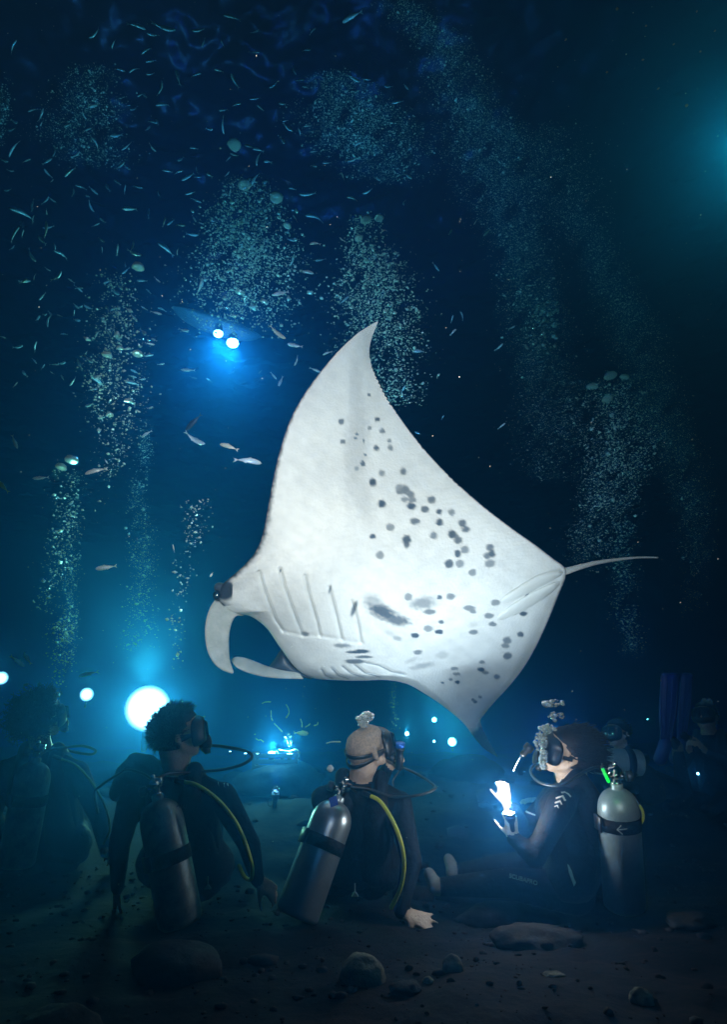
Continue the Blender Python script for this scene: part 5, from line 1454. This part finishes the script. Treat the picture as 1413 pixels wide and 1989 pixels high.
FM = [fish_mesh("fish_body", b_, f_) for b_, f_ in ((0.03, 0.22), (0.14, 0.21), (-0.16, 0.22), (0.26, 0.24), (-0.05, 0.19), (0.07, 0.28))]
FISH_M = {}
def fish(px, py, ang, ln, d, label, group, m='fish', shape=None, yaw=None):
    """fish of ln pixels at photo position, heading at angle ang (degrees, counter-clockwise in the photo)"""
    k = random.randrange(5) if shape is None else shape
    key = (k, m)
    if key not in FISH_M:
        me = FM[k].copy(); me.materials.clear(); me.materials.append(M[m])
        me.polygons.foreach_set("use_smooth", [True] * len(me.polygons)); FISH_M[key] = me
    o = bpy.data.objects.new("fish", FISH_M[key]); COL.objects.link(o)
    if random.random() < 0.5: ang += 180
    d = float(under(py, d)); ln *= random.uniform(0.72, 1.3)
    a = math.radians(ang); yaw = random.uniform(-0.7, 0.7) if yaw is None else yaw
    x = (RGT * math.cos(a) + UPV * math.sin(a)) * math.cos(yaw) + FWD * math.sin(yaw)
    up = Vector((0, 0, 1)) + Vector((random.uniform(-.3, .3), random.uniform(-.3, .3), 0)); up = up - x * up.dot(x)
    if up.length < 0.2: up = FWD - x * FWD.dot(x)
    up.normalize(); y = up.cross(x)
    s = ln * d / FPX / math.cos(yaw)
    R = Matrix((x, y, up)).transposed()
    o.matrix_basis = Matrix.Translation(P(px, py, d)) @ R.to_4x4() @ Matrix.Scale(s, 4)
    return tag(o, label, "fish", group)

def shoal(rows, ox, oy, sc, dr, label, group, m='fish'):
    for (x, y, a, l) in rows:
        X, Y = ox + x * sc, oy + y * sc
        lean = "level" if abs(a) < 18 else ("steeply tilted" if abs(a) > 52 else "slanting")
        size = "longer" if l * sc > 21 else "tiny"
        side = "at the left edge" if X < 90 else "near the left edge" if X < 170 else "by the loose bubble stream" if X < 290 and Y > 480 else "in the left third" if X < 350 else \
               "over the light board" if X < 540 else "right of the big bubble plume" if X < 660 else "behind the raised wing tip" if X < 800 else "right of the wing tip"
        fish(X, Y, a, l * sc * 1.08, random.uniform(*dr), label % (size, lean) + " " + side, group, m)

CA = [(645,228,22,110),(935,180,8,110),(1120,180,12,140),(1360,205,5,90),(1050,235,15,60),(1005,350,25,80),(1035,418,20,80),(920,483,25,75),(820,480,-5,50),(1220,530,-75,120),(1095,605,70,90),(995,655,-60,55),(1115,720,30,75),(1345,515,20,90),(280,788,50,75),(460,860,-15,70),(600,890,35,55),(920,740,55,60),(1045,838,-20,55),(1013,880,60,45),(95,1020,45,120),(20,1095,-25,60),(370,1040,75,85),(322,1108,40,75),(515,1060,35,60),(650,985,-60,65),(180,1103,0,60),(330,1190,-50,50),(480,1180,22,80),(825,1135,45,80),(868,1143,-35,50),(355,1240,40,40),(555,1285,-10,60),(497,1320,88,80),(600,1345,-30,65),(945,1283,-15,60),(857,1300,75,45),(1150,1175,-3,70),(1225,1182,3,55),(1045,1010,-45,60),(1330,1018,-10,60),(1090,1330,-70,40),(1345,1375,-10,80),(220,1390,80,50),(1350,1165,-80,45),(780,300,45,70),(640,725,20,55),(880,725,20,40)]
CB = [(180,120,-5,120),(1005,115,-3,110),(335,215,20,70),(330,358,-5,80),(90,485,8,60),(465,580,28,90),(340,675,10,85),(210,718,0,60),(120,755,18,75),(375,740,-40,75),(120,855,88,75),(525,710,-40,75),(605,480,-65,60),(645,550,25,60),(685,600,-20,70),(1010,535,-20,90),(1100,545,-5,80),(1255,592,10,50),(1318,700,-3,70),(300,1005,-25,70),(360,1030,-20,70),(425,1110,-30,55),(365,1085,65,90),(525,960,-65,60),(195,1060,-20,50),(25,1200,-50,80),(340,1230,50,95),(145,1195,25,50),(995,1095,15,75),(940,1208,-70,55),(1110,1312,5,70),(1180,1230,-45,45),(700,1328,0,90),(1390,1210,-45,50),(1365,1390,80,45),(560,870,-40,60),(740,1140,-15,50),(1005,1363,-5,60),(430,1245,-85,40),(690,345,15,60),(545,830,0,40)]
CC = [(217,18,-80,45),(318,38,80,40),(150,55,-15,100),(225,90,75,50),(100,195,55,110),(155,190,65,60),(287,235,-45,75),(373,282,-80,60),(415,333,-25,75),(218,335,-65,90),(705,98,-40,55),(655,130,20,75),(695,232,-35,70),(805,300,75,75),(905,275,75,55),(920,318,-8,100),(1138,298,-35,100),(1220,313,75,45),(1125,110,65,80),(1238,132,-15,65),(1332,87,-60,40),(1020,45,-80,70),(890,20,20,80),(698,300,90,45),(237,487,80,60),(165,515,20,50),(385,480,30,75),(325,433,-30,35),(488,513,-35,55),(540,565,-5,60),(820,555,-45,70),(790,592,-30,70),(912,627,-25,55),(975,512,-8,70),(1078,505,-40,65),(1375,550,60,90),(290,620,40,60),(545,690,10,50),(508,733,60,35),(305,743,-10,45),(258,770,65,50),(333,790,85,75),(408,752,-20,50),(735,705,-50,50),(790,708,10,60),(710,783,-45,55),(990,702,-30,45),(1070,733,-12,65),(660,890,50,60),(742,875,-55,45),(797,885,-60,70),(980,863,-45,65),(1058,918,-30,50),(1027,945,-5,50),(1260,850,-15,70),(15,900,-15,40),(120,965,5,75),(243,965,60,55),(233,1062,-50,50),(370,1088,3,58),(357,1145,-40,35),(497,1205,30,70),(103,1227,40,60),(545,1085,-60,100),(605,1050,-40,75),(595,1005,55,40),(865,980,5,50),(1010,1027,10,75),(1103,1085,10,65),(670,1172,10,70),(908,1170,-15,55),(975,1188,15,60),(905,1213,-15,65),(635,1260,8,70),(610,1365,5,55),(1030,1383,10,55),(1290,1125,-5,80)]
CD = [(735,118,5,80),(695,403,-10,75),(560,515,15,65),(130,480,60,65),(578,573,-45,45),(805,832,12,65),(640,870,65,65),(558,980,70,65),(740,920,-20,50),(635,120,-60,40),(885,232,-30,45),(740,255,-8,50),(770,338,15,45),(520,950,-50,40),(635,790,-10,80)]
CDL = [(70,915,3,60),(300,933,30,45),(200,800,5,35),(290,820,-5,45),(245,780,-30,40),(95,960,-20,40),(180,975,-30,30),(450,930,40,30)]
CF = [(372,160,45,34),(322,115,60,26),(213,158,60,30),(150,308,-50,40),(220,535,75,38),(262,522,-70,35),(225,592,45,38),(423,657,40,32),(480,572,30,30),(75,675,0,45),(10,838,60,40),(180,962,60,28),(72,1030,-25,28),(435,1000,40,30)]
shoal(CA, 0, 0, 400 / 1413, (5.0, 7.0), "%s %s dim fish high in the upper left shoal", "shoal near the surface at upper left")
shoal(CB, 400, 0, 400 / 1413, (5.0, 7.0), "%s %s dim fish under the rippled surface", "shoal below the rippled surface")
shoal(CC, 0, 400, 400 / 1413, (4.0, 6.5), "%s %s silver blue fish in the dense shoal", "shoal left of the light board")
shoal(CD, 340, 380, 520 / 1413, (4.5, 6.5), "%s %s silver blue fish around the bubble plumes", "fish around the big bubble plumes")
shoal(CDL, 340, 380, 520 / 1413, (8.0, 9.5), "%s %s dark fish silhouetted beneath the board lamps", "fish under the light board", 'fish_dark')
shoal(CF, 780, 380, 633 / 1413, (5.0, 7.0), "%s %s lone fish in dark water", "fish above the manta's back edge")

extra = []
while len(extra) < 66:
    x, y = rng.uniform(0, 800), rng.uniform(60, 760)
    if rng.uniform() < (1.0 - x / 900) * (1.0 - abs(y - 430) / 520): extra.append((x, y, rng.uniform(-70, 70), rng.uniform(13, 21)))
shoal(extra, 0, 0, 1.0, (6.0, 8.0), "%s %s faint fish of the upper left shoal", "faint fish of the upper left shoal")
big = [(88, 446, 80, 30, 4.2, "plump pale fish shining at the left edge of the shoal", 'fish_pale', 5),
 (28, 858, -70, 22, 3.6, "bright little fish near the left edge, above the two mushroom bubbles", 'fish_pale', 0),
 (79, 928, 5, 26, 3.8, "small bright fish left of the lower mushroom bubble", 'fish', 4),
 (187, 915, 15, 38, 3.6, "bright slender fish right of the two mushroom bubbles", 'fish_pale', 1),
 (206, 896, -60, 12, 4.0, "tiny fish just above the bright slender one", 'fish', 0),
 (285, 843, 30, 26, 4.2, "silver blue fish rising alone left of the faint bubble shaft", 'fish', 1),
 (376, 820, 45, 42, 4.0, "dark backed fish slanting upward below the light board", 'fish_dark', 0),
 (378, 851, -30, 36, 3.9, "blue white fish just under the dark backed one", 'fish', 3),
 (445, 868, -18, 42, 3.4, "brightest long white fish left of the manta's wing", 'fish_pale', 1),
 (481, 896, -8, 42, 3.5, "fork tailed fish nearest the manta's leading edge", 'fish', 2),
 (206, 1102, 8, 34, 3.7, "bright fish alone in mid water left of the thin bubble chain", 'fish_pale', 1),
 (337, 1065, -75, 18, 3.3, "short white fish beside the thin bubble chain", 'fish_pale', 0),
 (411, 1116, 60, 10, 3.4, "tiny white fish just above the manta's head", 'fish_pale', 5),
 (33, 1284, -45, 36, 3.2, "bright pale green fish at the lower left above the edge lamp", 'fish_pale', 0),
 (53, 1279, -60, 26, 3.2, "curled white fish beside the pale green one at lower left", 'fish_pale', 3),
 (172, 1309, 12, 36, 3.6, "white fish passing over the second brightest lamp", 'fish_pale', 1),
 (4, 944, -50, 26, 3.4, "yellow green fish cut by the left edge", 'fish_yellow', 0),
 (539, 645, -40, 42, 4.0, "long bright fish right of the light board's lamps", 'fish_pale', 1),
 (45, 546, 20, 16, 4.0, "very bright tiny fish low in the shoal near the left edge", 'fish_pale', 5),
 (585, 1424, 2, 38, 5.6, "yellow green fish hovering over the lit crate", 'fish_yellow', 5)]
for (x, y, a, l, d, lb, m_, sh) in big: fish(x, y, a, l * 1.05, d, lb, "larger fish close to the camera", m_, sh, yaw=random.uniform(-0.3, 0.3))

# worms drawn to the crate of lamps
def worm(pts, d, label):
    pts = smooth_path([P(x, y, d + random.uniform(-0.03, 0.03)) for x, y in pts], 6)
    bm = bmesh.new(); add_tube(bm, pts, 0.004, 5, rf=lambda t: 0.0030 + 0.0035 * max(0, t - 0.5) ** 1.0)
    tag(link("sea_worm", bm_mesh("sea_worm", bm), M['worm'], None), label, "worm", "worms over the lit crate")
def cw(*p): return [(440 + x * 200 / 1413, 1340 + y * 200 / 1413) for x, y in p]
worm(cw((490,188),(530,168),(610,165)), 5.7, "short pale worm topmost on the left over the lit crate")
worm(cw((612,285),(612,350),(618,390),(632,420)), 5.7, "bent pale worm left of the curved one over the lit crate")
worm(cw((818,200),(850,255),(858,320),(820,382)), 5.7, "curved pale worm highest on the right over the lit crate")
worm(cw((655,462),(705,510),(765,575)), 5.7, "straight slanting worm between the bent worm and the yellow green fish")
worm(cw((1015,400),(1035,450),(1038,510)), 5.7, "thin hooked worm straight above the yellow green fish")
worm(cw((400,665),(440,690),(470,685),(508,712)), 5.7, "wavy pale worm left of the lit crate")
worm(cw((1255,440),(1250,475),(1205,490)), 5.7, "small hooked worm right of the yellow green fish")
worm(cw((1085,510),(1120,490),(1145,468)), 5.7, "short worm just over the yellow green fish's head")
worm(cw((720,818),(790,832),(870,838),(940,815),(985,832)), 5.95, "longest wavy worm lying across the lamps of the lit crate")
worm(cw((680,838),(705,860),(716,915)), 5.95, "bent worm between two lamps of the lit crate")
worm([(634, 1444), (645, 1441), (662, 1441)], 4.4, "thin yellow worm just left of the bald diver's head")

# ------------------------------------------------------------------ bubbles
OCT_V = np.array([(1,0,0),(-1,0,0),(0,1,0),(0,-1,0),(0,0,1),(0,0,-1)], float)
OCT_F = np.array([(0,2,4),(2,1,4),(1,3,4),(3,0,4),(2,0,5),(1,2,5),(3,1,5),(0,3,5)])
_b = bmesh.new(); bmesh.ops.create_icosphere(_b, subdivisions=1, radius=1.0)
ICO_V = np.array([v.co[:] for v in _b.verts]); ICO_F = np.array([[v.index for v in f.verts] for f in _b.faces]); _b.free()

def bubbles(name, C, R, fine=True, flat=0.6, label=None):
    """one cloud of flattened bubbles, centres C, radii R"""
    V0, F0 = (OCT_V, OCT_F) if fine else (ICO_V, ICO_F)
    n = len(C)
    q = rng.normal(size=(n, 3, 3)); q, _ = np.linalg.qr(q)
    V = np.einsum('vk,nkj->nvj', V0 * np.array([1, 1, flat]), q) * R[:, None, None] * rng.uniform(0.75, 1.25, (n, 1, 1))
    V = V * np.array([1.0, 1.0, 0.75]) + C[:, None]
    F = (F0[None] + (np.arange(n) * len(V0))[:, None, None]).reshape(-1, 3)
    return tag(link(name, mesh_np(name, V.reshape(-1, 3), F), M['bubble'], smooth=not fine), kind='stuff')

def plume(path, n, rpx, fine=True, clump=0.5, power=0.6):
    """path rows: px, py, half width px, depth, weight; n bubbles of about rpx pixels radius"""
    path = np.array(path, float)
    w = np.array([(a[4] + b[4]) / 2 * math.hypot(*(b[:2] - a[:2])) * (a[2] + b[2]) for a, b in zip(path, path[1:])]); w /= w.sum()
    seg = rng.choice(len(w), n, p=w); t = rng.uniform(0, 1, n)
    q = path[seg] * (1 - t[:, None]) + path[seg + 1] * t[:, None]
    ang = rng.uniform(0, 2 * PI, n); rad = rng.uniform(0, 1, n) ** power
    g = rng.normal(0, 0.30, n)
    wob = 0.35 * np.sin(q[:, 1] * 0.021 + path[0, 0]) + 0.22 * np.sin(q[:, 1] * 0.057 + path[0, 0] * 1.7)
    x = q[:, 0] + q[:, 2] * (np.cos(ang) * rad + g + wob * clump)
    y = q[:, 1] + rng.normal(0, 6, n)
    d = q[:, 3] + np.sin(ang) * rad * q[:, 2] * q[:, 3] / FPX
    keep = np.sin(x * 0.071 + y * 0.023 + path[0, 1]) + np.sin(x * 0.035 - y * 0.061 + 1.3) + np.sin(x * 0.13 + y * 0.11) + rng.normal(0, 0.9, n) > -1.2 * (1.5 - clump)
    x, y, d = x[keep], y[keep], d[keep]
    R = rpx * d / FPX * np.exp(rng.normal(0, 0.58, len(x)))
    d = under(y, d); R = rpx * d / FPX * np.exp(rng.normal(0, 0.58, len(x)))
    return NP(x, y, d), R

bubbles("bubble_plume", *plume([(480,345,34,5.2,0.6),(484,400,70,5.2,1),(482,470,86,5.2,1.2),(470,540,96,5.2,1.1),(462,600,100,5.2,0.6),(470,650,90,5.2,0.12)], 6800, 1.15, clump=0.25))
bubbles("bubble_plume", *plume([(712,420,30,5.0,0.8),(715,480,42,5.0,0.9),(722,530,66,5.0,1.2),(728,590,74,5.0,1.2),(748,680,76,5.1,0.7),(775,780,46,5.2,0.5)], 6800, 1.05, clump=0.22))
bubbles("bubble_plume", *plume([(215,530,38,4.0,0.5),(222,600,46,4.0,0.8),(222,690,56,4.0,1),(228,770,62,4.0,1),(232,830,52,4.0,0.9),(205,920,24,4.0,0.15),(180,990,20,4.0,0.1)], 2300, 1.15, fine=False, clump=0.3))
bubbles("bubble_plume", *plume([(130,905,26,4.2,0.3),(122,985,26,4.2,1),(124,1010,30,4.2,1.3),(112,1080,30,4.2,0.8),(98,1150,24,4.2,0.6),(92,1190,22,4.2,0.7)], 850, 1.05, fine=False, clump=0.4))
bubbles("bubble_plume", *plume([(118,1212,24,4.0,1),(122,1250,24,4.0,0.8),(112,1285,20,4.0,0.3),(115,1330,12,4.0,0.15)], 620, 1.0, fine=False, clump=0.2))
bubbles("bubble_plume", *plume([(388,972,24,3.6,1.4),(384,1000,26,3.6,1.3),(372,1050,20,3.6,0.6),(362,1090,24,3.6,0.4),(354,1140,10,3.6,0.6),(346,1180,18,3.6,0.7),(342,1240,14,3.6,0.6),(348,1290,12,3.6,0.3)], 420, 1.3, fine=False, clump=0.35))
bubbles("bubble_plume", *plume([(770,0,40,7.4,0.5),(850,70,52,7.2,0.8),(905,190,64,7.0,1),(960,330,76,6.8,1.1),(1010,450,64,6.6,1.1),(1022,530,52,6.5,1.3),(1050,640,62,6.4,1),(1062,760,56,6.3,0.9),(1062,850,62,6.2,0.6),(1075,930,60,6.2,0.35)], 34000, 0.46, clump=0.12))
bubbles("bubble_plume", *plume([(1000,240,120,7.2,0.3),(1090,360,70,7.0,0.5),(1158,480,40,6.8,0.9),(1205,590,52,6.6,1.1),(1248,690,54,6.5,1.1),(1290,800,50,6.4,0.8),(1325,900,46,6.3,0.8),(1352,1000,40,6.2,0.8),(1358,1090,30,6.2,0.5),(1345,1190,20,6.2,0.2)], 30000, 0.44, clump=0.12))
bubbles("bubble_plume", *plume([(1195,740,70,5.4,0.5),(1205,800,88,5.4,1),(1205,860,84,5.4,1),(1190,930,58,5.4,1.2),(1175,990,50,5.4,0.9),(1150,1060,44,5.4,0.5),(1130,1110,30,5.4,0.2)], 11000, 0.68, clump=0.2))
bubbles("bubble_plume", *plume([(655,140,40,6.8,0.3),(675,195,80,6.8,0.9),(700,250,112,6.8,1),(725,300,104,6.8,0.7),(745,350,70,6.8,0.25)], 10000, 0.58, clump=0.2))
bubbles("bubble_plume", *plume([(175,130,40,7.6,0.8),(170,190,66,7.6,1),(165,260,84,7.6,0.8),(200,320,70,7.4,0.5)], 4500, 0.62, clump=0.3))
bubbles("bubble_plume", *plume([(-6,140,20,6.0,0.6),(0,200,22,6.0,1),(2,240,16,6.0,1),(0,280,8,6.0,0.5)], 700, 0.8, clump=0.2))
bubbles("bubble_plume", *plume([(285,830,14,7.0,0.5),(272,930,16,7.0,0.8),(268,1000,24,7.0,0.8),(282,1045,26,7.0,0.8),(272,1150,26,7.0,1),(265,1260,30,7.0,0.5)], 3000, 0.75, clump=0.5))
bubbles("bubble_plume", *plume([(146,920,14,6.6,0.4),(142,1060,14,6.6,0.8),(134,1180,18,6.6,1),(130,1300,18,6.6,0.6)], 1700, 0.75, clump=0.4))
bubbles("bubble_plume", *plume([(1205,1010,26,6.6,0.6),(1215,1150,26,6.6,0.8),(1232,1270,24,6.6,0.5)], 2400, 0.7, clump=0.4))
bubbles("bubble_plume", *plume([(762,1330,7,6.0,0.8),(766,1370,8,6.0,1),(770,1422,8,6.0,0.5)], 160, 0.8, clump=0.2))

def burst(blobs, label):
    """breath just leaving a regulator: overlapping round bubbles of many sizes"""
    C = []; R = []
    for (x, y, rx, ry, d, n, r0) in blobs:
        a = rng.uniform(0, 2 * PI, n); q = rng.uniform(0, 1, n) ** 0.5
        C.append(NP(x + rx * q * np.cos(a), y + ry * q * np.sin(a), d + rng.normal(0, rx * d / FPX * 0.5, n))); R.append(r0 * d / FPX * np.exp(rng.normal(0, 0.55, n)))
    o = bubbles("breath_bubbles", np.concatenate(C), np.concatenate(R), fine=False, flat=0.8)
    o.data.materials[0] = M['bubble_clear']; o.data.polygons.foreach_set('use_smooth', [True] * len(o.data.polygons))
    return o
burst([(711,1394,18,8,2.93,60,2.6),(708,1404,13,9,2.93,40,2.6),(716,1390,10,6,2.9,14,4.2)], "")
burst([(1056,1474,7,18,2.9,70,2.2),(1052,1440,13,20,2.92,110,2.2),(1062,1416,16,10,2.95,60,2.4),(1082,1392,16,9,3.0,40,2.4),(1078,1366,17,7,3.05,50,2.2)], "")
burst([(1366,1362,6,7,5.0,16,1.9),(1379,1363,6,6,5.0,16,1.9)], "")
burst([(536,1534,7,9,5.1,60,0.8),(563,1437,10,12,5.8,70,0.8)], "")
burst([(52,1335,9,8,3.5,24,1.7),(110,1350,5,5,3.6,10,1.4)], "")
burst([(1070,610,40,26,5.2,70,1.9),(1050,660,40,30,5.2,50,1.7)], "")

# mushroom shaped cap bubbles
def cap_mesh(seed):
    bm = bmesh.new(); bmesh.ops.create_uvsphere(bm, u_segments=16, v_segments=10, radius=1.0)
    for v in bm.verts:
        n = noise.noise(v.co * 2.3 + Vector((seed * 5.1, 0, 0))) * 0.16 + noise.noise(v.co * 7 + Vector((seed, 2, 0))) * 0.08
        v.co *= 1 + n
        v.co.z = v.co.z * 0.62 if v.co.z > 0 else v.co.z * 0.22
    me = bm_mesh("cap_bubble", bm); me.materials.append(M['cap'])
    me.polygons.foreach_set("use_smooth", [True] * len(me.polygons))
    return me
M['cap'] = glassy("silvery_bubble_skin", 0.62)
CAPS = [cap_mesh(i) for i in range(5)]
for (x, y, r, d, lb) in [(537,384,13,5.0,"large bright mushroom bubble at the top right of the big plume over the light board"),
  (475,360,13,5.1,"mushroom bubble crowning the big plume over the light board"), (455,281,13,5.4,"dim mushroom bubble rising highest above the light board"),
  (268,519,12,3.9,"bright mushroom bubble leading the loose bubble stream at left"), (267,688,10,3.9,"bright mushroom bubble on the right side of the loose stream at left"),
  (207,690,10,3.9,"mushroom bubble on the left side of the loose stream at left"), (138,894,13,4.1,"upper right of the paired mushroom bubbles near the left edge"),
  (118,908,11,4.1,"lower left of the paired mushroom bubbles near the left edge"), (711,427,11,4.9,"mushroom bubble in the crown of the plume behind the raised wing tip"),
  (737,424,9,4.9,"bright small mushroom bubble right in the crown of the plume behind the raised wing tip"), (697,463,8,4.9,"small mushroom bubble below the crown of the plume behind the raised wing tip"),
  (1187,731,13,5.3,"dim mushroom bubble leading the right hand plume above the tail"), (1214,733,9,5.3,"dim small mushroom bubble at the right of the plume above the tail"),
  (1152,752,11,5.3,"dim mushroom bubble at the left of the plume above the tail"), (1181,776,11,5.3,"dim mushroom bubble just below the leading one above the tail"),
  (249,780,9,3.9,"mushroom bubble low in the loose stream at left"), (213,806,7,3.9,"small mushroom bubble lowest in the loose stream at left"), (233,677,7,3.9,"small mushroom bubble between the two bright ones of the loose stream"),
  (558,439,8,5.0,"small mushroom bubble on the right flank of the big plume over the light board")]:
    o = bpy.data.objects.new("cap_bubble", CAPS[random.randrange(5)]); COL.objects.link(o)
    o.location = P(x, y, d); s = r * d / FPX; o.scale = (s, s, s * 1.15); o.rotation_euler = (random.uniform(-.25, .25), random.uniform(-.25, .25), random.uniform(0, 6))
    tag(o, lb, "bubble", "mushroom shaped air bubbles")

# drifting plankton specks at the upper right, the flash's warm backscatter painted into colour
C = NP(np.array([1355,1362,1100,1310,1250,1256,1200,1335,1280,1180,1390]), np.array([22,100,77,86,116,50,17,205,172,140,60]), np.full(11, 3.4))
o = bubbles("plankton_specks", C, np.full(11, 0.0075), fine=False, flat=0.5)
o.data.materials[0] = mat("flash_lit_plankton", (0.35, 0.16, 0.06), 0.6)
C = NP(rng.uniform(0, 1413, 900), rng.uniform(0, 1700, 900), rng.uniform(1.6, 6.0, 900))
C = C[C[:, 2] > 0.3]
bubbles("suspended_specks", C, np.full(len(C), 0.0016) * np.exp(rng.normal(0, 0.3, len(C))), fine=True)
